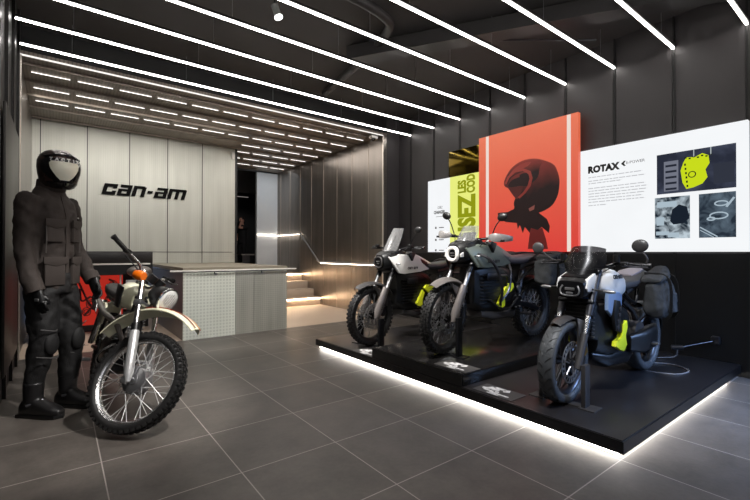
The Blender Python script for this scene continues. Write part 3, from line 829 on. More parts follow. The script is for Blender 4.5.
def mirror(root, M, pts, head, m=BLACK, rad=(.055, .022, .055), rot=(0, 0, 0)):
    o = MB(M).tube(pts, .006, seg=7, smooth=4).build('mirror', m, root)
    MB(M).ell(head, rad, rot, u=20, v=12).build('mirror_head', m, o)
    MB(M).ell(V(head) + V((-rad[0] * .3, 0, 0)) if rad[0] < rad[2] else V(head), (rad[0] * .8, rad[1] * .9, rad[2] * .88), rot, u=18, v=8).build('mirror_glass', CHROME, o)
    return o
def grip_set(root, M, inner, outer, m=BLACK, lever=True, levm=SATIN, fwd=(.05, 0, -.01)):
    a, b = V(inner), V(outer)
    mb = MB(M); mb.cyl(a, b, .0165, seg=14)
    for k in range(7):
        p = a.lerp(b, .08 + .13 * k); mb.cyl(p, p.lerp(b, .04), .0185, seg=14)
    mb.cyl(b.lerp(a, .06), b + (b - a) * .05, .021, seg=14)
    g = mb.build('grip', m, root)
    if lever:
        f = V(fwd)
        p0 = a + f * .35 - (b - a) * .15
        MB(M).tube([p0, a + f * .95, a.lerp(b, .5) + f * 1.15, b + f * 1.0], [.008, .007, .006, .007], seg=7, smooth=4).build('lever', levm, g)
        MB(M).box(a - (b - a) * .18, (.05, .045, .035), bev=.008).build('switch_box', m, g)
    return g
def bike_stand(loc, heading, hgt, lab, half=.13, wide=.08, sides=(1, -1), m=SATIN):
    s = thing('wheel_stand', lab, 'stand', loc, (0, 0, heading), group='wheel stands on the platform')
    for sd in sides:
        MB().box((0, sd * half, hgt / 2), (wide, .03, hgt), bev=.003).build('upright', m, s)
        MB().box((0, sd * (half + .03), .004), (.13, .11, .008), bev=.002).build('foot', m, s)
    MB().box((0, 0, .004), (.07, 2 * half, .007)).build('cross_bar', m, s)
    return s

def adventure_bike(loc, heading, steer, label, style):
    root = thing('motorcycle', label, 'motorcycle', loc, (0, 0, heading))
    rake = radians(27); wb = 1.50; zf = .35; BW = style['bw']
    M = steer_matrix((-.05, 0, .36), rake, steer)
    def up(t, y): return V((-t * sin(rake), y, zf + t * cos(rake)))
    panel = style['panel']
    fw = wheel(root, 'front_wheel', (0, 0, zf), .35, .272, .095, M, knob=46, rimm=BLACK, hubr=.04, disc=[(1, .15), (-1, .15)], discm=ALU, spokem=ALU)
    wheel(root, 'rear_wheel', (-wb, 0, .335), .335, .238, .13, None, knob=40, rimm=BLACK, hubr=.05, disc=[(-1, .13)], spokem=ALU)
    for s_ in (1, -1):
        f = MB(M).tube([up(-.03, s_ * .105), up(.52, s_ * .105)], .022, seg=14).build('fork_leg', ALU, root)
        MB(M).cyl(up(.50, s_ * .105), up(.86, s_ * .105), .029, seg=14).build('fork_tube', SATIN, f)
        g = MB(M); a = up(-.02, s_ * .12); b = up(.36, s_ * .118)
        g.tube([a + V((.012, 0, 0)), a.lerp(b, .25) + V((.03, 0, 0)), b + V((.03, 0, 0))], [.034, .056, .044], seg=14, flat=.7)
        g.build('fork_guard', MIDGREY, f)
        g = MB(M)
        for k in range(4): g.cyl(a.lerp(b, .3 + .06 * k) + V((.02, s_ * .02, 0)), a.lerp(b, .3 + .06 * k) + V((.022, s_ * .045, 0)), .007, seg=8)
        g.build('guard_vent', BLACK, f)
        MB(M).box(V((-.11, s_ * .085, zf + .05)), (.07, .05, .11), rot=(0, .4, 0), bev=.012).build('brake_caliper', STEELD, f)
    MB(M).box((up(.58, 0) + V((.0, 0, 0))), (.09, .27, .035), rot=(0, -rake, 0), bev=.01).build('fork_bridge', SATIN, root)
    MB(M).box(up(.82, 0), (.09, .27, .03), rot=(0, -rake, 0), bev=.01).build('top_clamp', SATIN, root)
    fender(root, 'front_fender', (-.01, 0, zf), .392, .135, radians(52), radians(146), M, style['fender'], crown=.03, flare=.03)
    fb = MB(M)
    for s_ in (1, -1): fb.prism([(-.2, .28), (.04, .37), (.02, .33), (-.14, .14), (-.2, .12)], (0, s_ * .085, zf - .02), (1, 0, 0), (0, 0, 1), .012, .004)
    fb.build('fender_bracket', style['fender'], root)
    # nose and headlight
    NZ = -.075
    MB().body([(-.42, 0, 1.0, .13, .10), (-.30, 0, 1.0, .15, .12), (-.20, 0, .99, .135, .11), (-.14, 0, 1.05 + NZ, .08, .085)], e=3).build('nose_fairing', BLACK, root)
    hl = MB().body([(-.16, 0, .97, .066, .066), (-.125, 0, .97, .06, .06)], e=3).build('headlight', GLOSSB, root)
    rg_ = MB(); ring = [(-.118 - .01 * abs(sin(a)), .066 * math.copysign(abs(cos(a)) ** .8, cos(a)), .97 + .062 * math.copysign(abs(sin(a)) ** .8, sin(a))) for a in [2 * pi * k / 24 for k in range(24)]]
    rg_.tube(ring, style['ringw'], seg=8, closed=True).build('headlight_ring', style['ring'], hl)
    MB().box((-.12, 0, .98), (.01, .05, .014), bev=.003).build('lamp_bar', ALU, hl)
    MB().box((-.12, 0, .955), (.01, .04, .010), bev=.003).build('lamp_bar', ALU, hl)
    if style['ringw'] > .012:
        for s_ in (1, -1):
            MB().prism([(-.30, .93), (-.13, .92), (-.125, .95), (-.2, .99), (-.45, 1.0)], (0, s_ * .10, .02), (1, 0, 0), (0, 0, 1), .012, .004, None).build('nose_side_panel', style['ring'], root)
    # windscreen: dark base + clear sheet
    R = []
    for k in range(7):
        u = k / 6; x = -.20 - style['scr'] * .6 * u; z = 1.06 + style['scr'] * u; hw = style['sw'] - .03 * u + .02 * sin(pi * u)
        R.append([V((x - .10 * (abs(q) ** 2) , q * hw, z)) for q in [-1 + .2 * j for j in range(11)]])
    mbw = MB(); mbw.rings([r_ for r_ in R], loop=False)
    ws = mbw.build('windscreen', CLEARG, root); md = ws.modifiers.new('thick', 'SOLIDIFY'); md.thickness = .004
    R2 = [[p + V((-.012, 0, -.01)) for p in r_] for r_ in R[:3]]
    cw = MB().rings(R2, loop=False).build('screen_base', BLACK, root); md = cw.modifiers.new('thick', 'SOLIDIFY'); md.thickness = .008
    for s_ in (1, -1):
        MB().tube([(-.24, s_ * .06, 1.05), (-.28, s_ * .055, 1.12), (-.21 - style['scr'] * .5, s_ * .05, 1.03 + style['scr'] * .8)], .007, seg=6, smooth=3).build('screen_strut', BLACK, root)
    for s_ in (1, -1):   # dark flanks beside the screen
        MB().side([(-.17, .95), (-.2, 1.07), (-.34, 1.12), (-.45, 1.08), (-.42, .96)], s_ * .135, .02, taper=lambda x, z: max(0, (x + .28)) * .35).build('screen_flank', BLACK, root)
    MB().box((-.37, 0, 1.15), (.02, .16, .1), rot=(0, -.5, 0), bev=.008).build('display_screen', GLOSSB, root)
    MB().body([(-.30, 0, 1.0, .10, .09), (-.40, 0, 1.04, .12, .10), (-.52, 0, 1.03, .10, .08)], e=3).build('cockpit_cowl', BLACK, root)
    # main panels
    tp = lambda x, z: max(0, -.62 - x) * .30 + max(0, x + .38) * .22 + max(0, z - .95) * .35
    poly = [(-.17, 1.03), (-.34, 1.07), (-.46, 1.05), (-.52, 1.09), (-.66, 1.06), (-1.04, .95), (-1.08, .915), (-1.0, .87), (-.72, .85), (-.38, .83), (-.30, .84)]
    for s_ in (1, -1):
        p = MB().side(poly, s_ * .185, .03, .008, taper=tp).build('side_panel', panel, root)
        Mx = frame((-.42 if s_ > 0 else -.70, s_ * .203, .885), (-1, 0, -.0) if s_ > 0 else (1, 0, 0), (0, 0, 1))
        text_mesh('lettering', 'can-am', .06, Mx, style['ink'], p, offset=.002, shear=.25, sx=1.1)
        MB().prism([(-.47, 1.07), (-.50, 1.10), (-.58, 1.08), (-.53, .985)], (0, s_ * .158, 0), (1, 0, 0), (0, 0, 1), .08, .006).build('panel_notch', BLACK, p)
    MB().body([(-.40, 0, .98, .12, .09), (-.55, 0, 1.0, .15, .10), (-.75, 0, .965, .14, .09), (-.92, 0, .92, .11, .07)], e=3).build('tank_cover', style['tank'], root)
    MB().body([(-.86, 0, .925, .09, .05), (-.98, 0, .905, .115, .05), (-1.15, 0, .90, .14, .05), (-1.4, 0, .93, .13, .045), (-1.58, 0, .955, .10, .03)], e=3).build('seat', style['seat'], root)
    MB().body([(-1.15, 0, .83, .10, .04), (-1.45, 0, .87, .10, .04), (-1.72, 0, .93, .07, .03)], e=3).build('tail_section', DKGREY, root)
    MB().box((-1.72, 0, .90), (.04, .12, .05), bev=.01).build('tail_light', mat('red_lens', rgb(120, 10, 10), .3), root)
    # battery and motor
    MB().body([(-.34, 0, .66, .10, .20), (-.45, 0, .63, .14, .25), (-.70, 0, .61, .16, .26), (-.9, 0, .60, .15, .22), (-1.0, 0, .58, .12, .16)], e=5).build('battery_case', BLACK, root)
    g = MB()
    for k in range(9):
        g.box((-.62, 0, .47 + .035 * k), (.44, .326, .008))
    g.build('battery_fins', BLACK, root)
    MB().body([(-.45, 0, .36, .10, .04), (-.6, 0, .33, .15, .05), (-.95, 0, .33, .15, .05), (-1.05, 0, .38, .1, .05)], e=4).build('skid_plate', DKGREY, root)
    for s_ in (1, -1):
        MB().cyl((-.98, s_ * .06, .46), (-.98, s_ * .17, .46), .09, seg=24).build('motor_cover', SATIN, root)
        mc = [q for q in root.children if q.name.startswith('motor_cover')][-1]
        for k in range(6): MB().cyl((-.98 + .07 * cos(k * pi / 3), s_ * .165, .46 + .07 * sin(k * pi / 3)), (-.98 + .07 * cos(k * pi / 3), s_ * .178, .46 + .07 * sin(k * pi / 3)), .008, seg=6).build('bolt', ALU, mc)
        MB().tube([(-.5, s_ * .165, .50), (-.62, s_ * .19, .42), (-.8, s_ * .185, .40), (-.95, s_ * .19, .50)], .012, seg=8, smooth=4).build('cooling_hose', SATIN, root)
        MB().box((-.55, s_ * .172, .74), (.20, .012, .07), bev=.004).build('badge_plate', STEELD, root)
        MB().cyl((-1.04, s_ * .13, .60), (-1.04, s_ * .15, .60), .03, seg=16).build('pivot_bolt', ALU, root)
        ly = MB().side([(-.73, .62), (-.76, .66), (-.86, .66), (-.87, .62), (-.82, .58), (-.79, .56)] if style['crash'] else [(-.74, .64), (-.78, .68), (-.96, .67), (-.98, .64), (-.9, .58), (-.86, .56)], s_ * .185, .03, .005).build('lime_panel', LIME, root)
        ly2 = MB().side([(-.71, .50), (-.76, .58), (-.72, .62), (-.66, .52), (-.60, .46), (-.64, .40), (-.72, .43)], s_ * .18, .03, .005).build('lime_panel', LIME, root)
    # frame tubes / subframe
    for s_ in (1, -1):
        MB().tube([(-.40, s_ * .05, .95), (-.75, s_ * .13, .80), (-1.02, s_ * .12, .62), (-1.06, s_ * .11, .45)], .018, seg=8, smooth=5).build('frame_rail', SATIN, root)
        MB().tube([(-1.0, s_ * .12, .62), (-1.3, s_ * .13, .80), (-1.6, s_ * .12, .90)], .012, seg=8, smooth=4).build('subframe_tube', SATIN, root)
        MB().tube([(-1.0, s_ * .10, .42), (-1.25, s_ * .10, .40), (-wb, s_ * .09, .335)], [.035, .03, .028], seg=10, flat=.7, flatdir=(0, 1, 0)).build('swingarm', SATIN, root)
        MB().box((-1.02, s_ * .24, .33), (.06, .11, .02), bev=.004).build('footpeg', STEELD, root)
    MB().cyl((-1.12, .07, .46), (-1.22, .07, .78), .03, seg=14).build('shock_absorber', STEELD, root)
    fender(root, 'rear_fender', (-wb, 0, .335), .375, .15, radians(60), radians(170), None, BLACK, crown=.03)
    g = MB()
    for s_ in (1, -1):
        g.tube([(-1.25, s_ * .13, .90), (-1.45, s_ * .15, .985), (-1.75, s_ * .11, .985)], .010, seg=7, smooth=4)
    for x in (-1.5, -1.62, -1.74): g.tube([(x, .13, .985), (x, -.13, .985)], .008, seg=6)
    g.build('luggage_rack', SATIN, root)
    MB().box((-1.92, 0, .66), (.015, .17, .20), rot=(0, .35, 0), bev=.004).build('plate_holder', BLACK, root)
    # handlebar
    hb = MB(M).tube([(-.44, -BW, 1.15), (-.43, -.20, 1.145), (-.41, -.09, 1.13), (-.41, .09, 1.13), (-.43, .20, 1.145), (-.44, BW, 1.15)], .013, seg=10, smooth=5).build('handlebar', SATIN, root)
    for s_ in (1, -1):
        g = grip_set(root, M, (-.435, s_ * (BW - .10), 1.148), (-.455, s_ * (BW + .02), 1.15))
        if s_ > 0 or style['guards']: mirror(root, M, [(-.42, s_ * .22, 1.17), (-.41, s_ * (BW - .10), 1.27), (-.41, s_ * (BW - .06), 1.33)], (-.41, s_ * (BW - .035), 1.36), BLACK, rad=(.02, .055, .04), rot=(.3 * s_, 0, 0))
        if style['guards']:
            hg = MB(M); R = []
            for k in range(9):
                u = k / 8; y = s_ * (.22 + .21 * u); x = -.36 + .05 * sin(pi * u) - .08 * u * u
                hz = .045 * (1 - .5 * abs(2 * u - 1) ** 2)
                R.append([V((x + .012 * cos(a), y, 1.155 + hz * sin(a))) for a in [2 * pi * q / 10 for q in range(10)]])
            hg.rings(R).build('hand_guard', style['guardm'], root)
            MB(M).box((-.345, s_ * .33, 1.13), (.01, .13, .02), bev=.003).build('guard_stripe', BLACK, root)
        else:
            MB(M).box((-.38, s_ * .27, 1.17), (.05, .05, .04), bev=.01).build('brake_reservoir', BLACK, root)
    for s_ in (1, -1):
        ind = MB().tube([(-.28, s_ * .11, .95), (-.27, s_ * .19, .95)], .008, seg=6).build('turn_signal', BLACK, root)
        MB().ell((-.26, s_ * .21, .95), (.018, .03, .012)).build('signal_lens', ALU, ind)
    if style['crash']:
        for s_ in (1, -1):
            MB().tube([(-.32, s_ * .12, .98), (-.34, s_ * .27, .93), (-.44, s_ * .31, .80), (-.52, s_ * .30, .62), (-.60, s_ * .22, .48), (-.70, s_ * .15, .42)], .015, seg=9, smooth=5).build('crash_bar', STEELD, root)
            MB().tube([(-.46, s_ * .31, .76), (-.66, s_ * .26, .74), (-.76, s_ * .17, .62)], .013, seg=9, smooth=5).build('crash_bar', STEELD, root)
            MB().tube([(-.6, s_ * .22, .48), (-.72, s_ * .24, .60), (-.78, s_ * .22, .78), (-.84, s_ * .16, .86)], .012, seg=8, smooth=5).build('frame_bar', STEELD, root)
    if style['bags']:
        for s_ in (1, -1):
            bg = MB().body([(-1.24, s_ * .27, .77, .06, .11), (-1.28, s_ * .29, .77, .10, .15), (-1.5, s_ * .29, .79, .11, .17), (-1.68, s_ * .27, .80, .09, .15), (-1.72, s_ * .26, .80, .05, .10)], e=3.4).build('saddlebag', CANVAS, root); cloth(bg, .012, .035, .10, 3)
            MB().body([(-1.28, s_ * .29, .925, .09, .02), (-1.48, s_ * .29, .965, .115, .04), (-1.70, s_ * .28, .94, .09, .02)], e=3).build('bag_flap', CANVAS, bg)
            for x in (-1.38, -1.58):
                MB().tube([(x, s_ * .20, .975), (x, s_ * .34, .97), (x, s_ * .405, .90), (x, s_ * .405, .72), (x, s_ * .38, .63)], .012, seg=6, smooth=3, flat=.35).build('bag_strap', BLACK, bg)
            MB().box((-1.48, s_ * .40, .76), (.13, .03, .13), bev=.012).build('bag_pocket', CANVAS, bg)
    # cables at the front
    g = MB(M)
    for s_ in (1, -1):
        g.tube([(-.41, s_ * .2, 1.15), (-.30, s_ * .13, 1.02), (-.22, s_ * .11, .85), (-.1, s_ * .12, .5), (-.09, s_ * .10, .40)], .004, seg=5, smooth=5)
    g.build('brake_hose', BLACK, root)
    return root

def pulse_bike(loc, heading, steer, label):
    root = thing('motorcycle', label, 'motorcycle', loc, (0, 0, heading))
    rake = radians(25); wb = 1.41; zf = .30
    M = steer_matrix((-.04, 0, .3), rake, steer)
    def up(t, y): return V((-t * sin(rake), y, zf + t * cos(rake)))
    road = mat('road_tyre_rubber', rgb(58, 60, 62), .5, vary=.1, bump=.3, bscale=60)
    fw = wheel(root, 'front_wheel', (0, 0, zf), .30, .226, .12, M, rubber=road, kind='cast', rimm=STEELD, hubr=.035, disc=[(1, .15)], discm=ALU)
    tg = MB(M)   # curved tread grooves
    for k in range(26):
        for s_ in (-1, 1):
            t0 = 2 * pi * k / 26 + (.12 if s_ > 0 else 0); pts = []
            for q in range(6):
                u = q / 5; y = s_ * (.008 + .045 * u); rad = .3005 - .0085 * (abs(y) / .05) ** 2.4
                pts.append((cos(t0 + .16 * u ** .7) * rad, y, zf + sin(t0 + .16 * u ** .7) * rad))
            tg.tube(pts, [.0015, .0028, .0032, .003, .0025, .001], seg=5)
    tg.build('tread_groove', BLACK, fw)
    wheel(root, 'rear_wheel', (-wb, 0, .30), .30, .218, .15, None, rubber=road, kind='cast', rimm=SATIN, hubr=.05, disc=[(-1, .12)])
    for s_ in (1, -1):
        f = MB(M).cyl(up(-.04, s_ * .105), up(.22, s_ * .105), .026, seg=14).build('fork_leg', DKGREY, root)
        MB(M).cyl(up(.1, s_ * .105), up(.40, s_ * .105), .020, seg=14).build('fork_slider', CHROME, f)
        MB(M).cyl(up(.36, s_ * .105), up(.72, s_ * .105), .028, seg=14).build('fork_tube', STEELD, f)
    MB(M).box((-.10, .085, zf + .10), (.06, .05, .12), rot=(0, .5, 0), bev=.012).build('brake_caliper', GOLD, root)
    fender(root, 'front_fender', (0, 0, zf), .322, .11, radians(62), radians(140), M, DKGREY, crown=.02)
    for s_ in (1, -1):
        MB(M).prism([(.0, .325), (-.15, .285), (-.12, .14), (-.05, .02), (-.02, .03), (-.05, .15), (-.04, .26)], (0, s_ * .078, zf), (1, 0, 0), (0, 0, 1), .014, .004).build('fender_bracket', DKGREY, root)
    MB(M).box(up(.46, 0), (.08, .26, .035), rot=(0, -rake, 0), bev=.01).build('fork_bridge', SATIN, root)
    MB(M).box(up(.70, 0), (.08, .26, .03), rot=(0, -rake, 0), bev=.01).build('top_clamp', SATIN, root)
    # headlight pod
    hl = MB(M).body([(-.27, 0, .845, .06, .06), (-.22, 0, .85, .10, .075), (-.12, 0, .83, .108, .072), (-.08, 0, .815, .098, .062)], e=5).build('headlight', SATIN, root)
    for s_ in (1, -1):
        MB(M).prism([(-.28, .86), (-.24, .935), (-.115, .895), (-.095, .83), (-.12, .80), (-.2, .80)], (0, s_ * .10, 0), (1, 0, 0), (0, 0, 1), .028, .008).build('white_side_cowl', WHITEP, hl)
    MB(M).prism([(-.26, .925), (-.13, .895), (-.125, .908), (-.25, .94)], (0, 0, 0), (1, 0, 0), (0, 0, 1), .19, .004).build('top_cowl', SATIN, hl)
    MB(M).tube([(-.074, -.055, .845), (-.068, -.07, .81), (-.064, -.05, .775), (-.062, .05, .775), (-.068, .07, .81), (-.074, .055, .845)], .006, seg=6, smooth=4).build('light_ring', ALU, hl)
    MB(M).box((-.068, 0, .82), (.012, .07, .02), bev=.004).build('lens', ALU, hl)
    MB(M).box((-.066, 0, .79), (.012, .05, .014), bev=.004).build('lens', ALU, hl)
    # fly screen
    R = []
    for k in range(7):
        u = k / 6; x = -.17 - .12 * u; z = .92 + .22 * u; hw = .115 + .035 * sin(pi * min(1, u * 1.1)) + .015 * u
        R.append([V((x - .09 * abs(q) ** 2.2, q * hw, z - .02 * abs(q) ** 3 * u)) for q in [-1 + .2 * j for j in range(11)]])
    fs = MB(M).rings(R, loop=False).build('fly_screen', TINT, root); md = fs.modifiers.new('thick', 'SOLIDIFY'); md.thickness = .005
    for s_ in (1, -1):
        MB(M).tube([(-.21, s_ * .05, .93), (-.23, s_ * .045, 1.0), (-.27, s_ * .06, 1.06), (-.30, s_ * .03, 1.10)], .0035, seg=6, smooth=4).build('screen_trim', ALU, fs)
    MB(M).box((-.31, 0, 1.02), (.02, .18, .12), rot=(0, -.5, 0), bev=.01).build('display_screen', GLOSSB, root)
    # tank
    tnk = MB().body([(-.26, 0, .895, .06, .03), (-.30, 0, .88, .12, .085), (-.40, 0, .865, .17, .115), (-.52, 0, .84, .185, .125), (-.64, 0, .825, .17, .095), (-.73, 0, .815, .12, .055), (-.76, 0, .825, .07, .02)], e=3.2).build('tank_cover', WHITEP, root)
    for s_ in (1, -1):
        text_mesh('lettering', 'can-am', .062, frame((-.37 if s_ > 0 else -.56, s_ * .190, .89), (-1, -.03, 0) if s_ > 0 else (1, -.03, 0), (0, -s_ * .25, 1)), INK, tnk, offset=.002, shear=.25)
        MB().side([(-.31, .80), (-.50, .775), (-.67, .79), (-.66, .70), (-.57, .60), (-.38, .60), (-.30, .66)], s_ * .168, .03, .008, taper=lambda x, z: max(0, -.5 - x) * .3).build('blue_panel', BLUEM, root)
        MB().side([(-.47, .72), (-.40, .73), (-.36, .62), (-.40, .50), (-.50, .47), (-.54, .60)], s_ * .185, .03, .008).build('air_scoop', BLACK, root)
        g = MB()
        for k in range(4): g.box((-.46 + .012 * k, s_ * .202, .66 - .045 * k), (.04, .006, .026), rot=(0, .3, 0))
        g.build('scoop_slots', DKGREY, root)
        MB().side([(-.50, .54), (-.575, .56), (-.59, .51), (-.54, .45), (-.575, .375), (-.52, .33), (-.455, .35), (-.375, .385), (-.39, .42), (-.475, .44), (-.50, .49)] , s_ * .188, .035, .005).build('lime_panel', LIME, root)
    MB().body([(-.27, 0, .92, .05, .03), (-.38, 0, .955, .08, .04), (-.52, 0, .94, .085, .04), (-.68, 0, .87, .08, .04)], e=3).build('tank_top', SATIN, root)
    MB().body([(-.66, 0, .84, .07, .04), (-.78, 0, .815, .12, .045), (-.95, 0, .83, .15, .04), (-1.12, 0, .87, .125, .04), (-1.28, 0, .905, .10, .03), (-1.33, 0, .91, .06, .015)], e=3).build('seat', SEATM, root)
    MB().body([(-1.02, 0, .885, .07, .015), (-1.15, 0, .915, .09, .02), (-1.28, 0, .935, .07, .015)], e=3).build('rear_seat', SEATG, root)
    MB().body([(-.85, 0, .75, .10, .03), (-1.1, 0, .80, .09, .03), (-1.32, 0, .86, .06, .02)], e=3).build('tail_section', DKGREY, root)
    g = MB()
    g.body([(-.22, 0, .58, .10, .14), (-.30, 0, .57, .12, .16)], e=6)
    g.build('radiator', BLACK, root)
    g = MB()
    for k in range(9): g.box((-.225, 0, .46 + .028 * k), (.03, .23, .008))
    g.build('radiator_fins', DKGREY, root)
    MB().body([(-.30, 0, .50, .11, .17), (-.42, 0, .48, .15, .20), (-.72, 0, .47, .15, .19), (-.86, 0, .48, .11, .14)], e=5).build('battery_case', BLACK, root)
    MB().body([(-.30, 0, .30, .07, .03), (-.42, 0, .26, .14, .06), (-.75, 0, .25, .15, .07), (-.95, 0, .30, .12, .06), (-1.02, 0, .34, .07, .04)], e=4).build('belly_pan', SATIN, root)
    for s_ in (1, -1):
        MB().cyl((-.90, s_ * .06, .42), (-.90, s_ * .175, .42), .10, seg=26).build('motor_cover', DKGREY, root)
        MB().body([(-.72, s_ * .16, .36, .02, .06), (-.85, s_ * .19, .36, .05, .09), (-1.1, s_ * .19, .38, .05, .09), (-1.24, s_ * .17, .42, .02, .05)], e=4).build('side_cover', BLACK, root)
        MB().tube([(-.70, s_ * .12, .70), (-.85, s_ * .14, .60), (-.95, s_ * .13, .50)], .022, seg=8, smooth=4).build('frame_rail', SATIN, root)
        MB().tube([(-.72, s_ * .12, .76), (-.95, s_ * .12, .66), (-1.02, s_ * .11, .78)], .014, seg=8, smooth=2).build('subframe_tube', SATIN, root)
        MB().box((-.98, s_ * .24, .34), (.05, .10, .018), bev=.004).build('footpeg', ALU, root)
        MB().tube([(-.98, s_ * .15, .50), (-1.1, s_ * .17, .56), (-1.2, s_ * .19, .50)], .011, seg=7, smooth=4).build('footpeg_bracket', SATIN, root)
    MB().tube([(-.95, -.10, .40), (-1.2, -.11, .36), (-wb, -.10, .30)], [.045, .04, .035], seg=10, flat=.6, flatdir=(0, 1, 0)).build('swingarm', SATIN, root)
    MB().tube([(-.95, .10, .40), (-1.2, .11, .36), (-wb, .09, .30)], [.045, .04, .035], seg=10, flat=.6, flatdir=(0, 1, 0)).build('swingarm', SATIN, root)
    fender(root, 'rear_fender', (-wb, 0, .30), .335, .17, radians(75), radians(190), None, SATIN, crown=.03)
    # handlebar
    MB(M).tube([(-.44, -.36, 1.00), (-.42, -.2, 1.01), (-.37, -.08, .97), (-.37, .08, .97), (-.42, .2, 1.01), (-.44, .36, 1.00)], .013, seg=10, smooth=5).build('handlebar', SATIN, root)
    for s_ in (1, -1):
        grip_set(root, M, (-.435, s_ * .27, 1.005), (-.46, s_ * .40, 1.0), levm=STEELD)
        MB(M).cyl((-.39, s_ * .20, 1.02), (-.39, s_ * .20, 1.075), .024, seg=14).build('brake_reservoir', BLACK, root)
        if s_ > 0: mirror(root, M, [(-.45, .375, 1.01), (-.45, .385, 1.05), (-.45, .355, 1.10)], (-.45, .335, 1.145), DKGREY, rad=(.018, .056, .048), rot=(.12, 0, 0))
        else: mirror(root, M, [(-.44, -.25, 1.01), (-.42, -.32, 1.03), (-.42, -.40, 1.09)], (-.42, -.44, 1.12), DKGREY, rad=(.018, .052, .05))
        ind = MB(M).tube([(-.18, s_ * .10, .82), (-.18, s_ * .20, .815)], .008, seg=6).build('turn_signal', BLACK, root)
        MB(M).ell((-.175, s_ * .235, .813), (.018, .045, .013)).build('signal_lens', ALU, ind)
    # soft bags on the tail
    for s_ in (1,):
        bg = MB().body([(-1.02, s_ * .20, .70, .04, .12), (-1.06, s_ * .225, .70, .08, .16), (-1.17, s_ * .23, .71, .10, .18), (-1.28, s_ * .22, .73, .09, .16), (-1.33, s_ * .20, .74, .05, .11)], e=3.2).build('saddlebag', CANVAS, root)
        cloth(bg, .012, .04, .10, 3)
        fl = MB().body([(-1.02, s_ * .21, .85, .08, .02), (-1.14, s_ * .22, .89, .10, .035), (-1.22, s_ * .22, .93, .06, .05), (-1.33, s_ * .21, .87, .05, .02)], e=3).build('bag_flap', CANVAS, bg); cloth(fl, .01, .02, .08, 3)
        for x in (-1.07, -1.22):
            MB().tube([(x - .03, s_ * .14, .91), (x - .03, s_ * .28, .90), (x - .03, s_ * .332, .82), (x - .03, s_ * .336, .60), (x - .03, s_ * .30, .53)], .012, seg=6, smooth=3, flat=.35).build('bag_strap', BLACK, bg)
        cloth(MB().box((-1.175, s_ * .325, .67), (.12, .04, .17), bev=.014).build('bag_pocket', CANVAS, bg), .008, .015, .06, 2)
    g = MB(M)
    for s_ in (1, -1): g.tube([(-.41, s_ * .2, 1.0), (-.30, s_ * .10, .90), (-.2, s_ * .12, .7), (-.1, s_ * .12, .45)], .004, seg=5, smooth=5)
    g.build('brake_hose', BLACK, root)
    return root

STY_A = dict(panel=WHITEP, fender=DKGREY, ring=DKGREY, ringw=.010, ink=INK, tank=SATIN, seat=SEATM, guards=False, guardm=DKGREY, crash=False, bags=False, scr=.33, sw=.10, bw=.40)
STY_B = dict(panel=GREYGREEN, fender=MIDGREY, ring=WHITEP, ringw=.02, ink=INK, tank=mat('grey_tank', rgb(96, 96, 98), .35, .3), seat=mat('seat_grey_dark', rgb(70, 64, 68), .5, vary=.1), guards=True, guardm=mat('silver_guard', rgb(150, 147, 145), .35, .4), crash=True, bags=True, scr=.20, sw=.12, bw=.36)
PA, PB, PC = POSE['A'], POSE['B'], POSE['C']
adventure_bike((PA[0], PA[1], PZ), PA[2], PA[3], 'white and black adventure motorcycle with a clear windscreen, nearest the stairs on the platform', STY_A)
adventure_bike((PB[0], PB[1], PZ2 + .002), PB[2], PB[3], 'grey-green adventure motorcycle with hand guards, crash bars and canvas bags on the raised plinth', STY_B)
pulse_bike((PC[0], PC[1], PZ), PC[2], PC[3], 'white and blue roadster motorcycle with dark fly screen, rightmost on the platform')
def stand_at(P, z, hgt, lab, half, **k):
    hd = P[2] + P[3] * .9
    bike_stand((P[0], P[1], z), hd, hgt, lab, half, **k)
stand_at(PA, PZ, .33, 'black upright wheel stand holding the front wheel of the white adventure motorcycle', .17)
stand_at(PB, PZ2, .37, 'black upright wheel stand holding the front wheel of the grey-green motorcycle', .17)
stand_at(PC, PZ, .30, 'dark grey upright wheel stand holding the wide front wheel of the roadster motorcycle', .155, m=DKGREY)

# charging cable of the roadster
cb = thing('charging_cable', 'thin grey charging cable trailing from the roadster over the platform to the right wall', 'cable', (4.6, 1.4, PZ))
off(MB().tube([(4.35, 1.75, .25), (4.3, 1.6, PZ + .01), (4.35, 1.3, PZ + .006), (4.6, 1.25, PZ + .006), (4.72, 1.45, PZ + .006), (4.5, 1.7, PZ + .006), (4.7, 1.8, PZ + .006), (4.98, 1.5, PZ + .02), (4.99, 1.45, PZ + .10)], .006, seg=7, smooth=8), cb).build('cord', mat('cable_grey', rgb(110, 108, 108), .5), cb)
off(MB().cyl((4.98, 1.50, PZ + .12), (5.02, 1.41, PZ + .13), .025, seg=14), cb).build('plug', STEELD, cb)
off(MB().cyl((5.0, 1.43, PZ + .13), (5.22, 1.22, PZ + .2), .006, seg=8), cb).build('rod', STEELD, cb)
off(MB().box((5.24, 1.2, PZ + .21), (.05, .07, .08), bev=.01), cb).build('wall_socket', STEELD, cb)

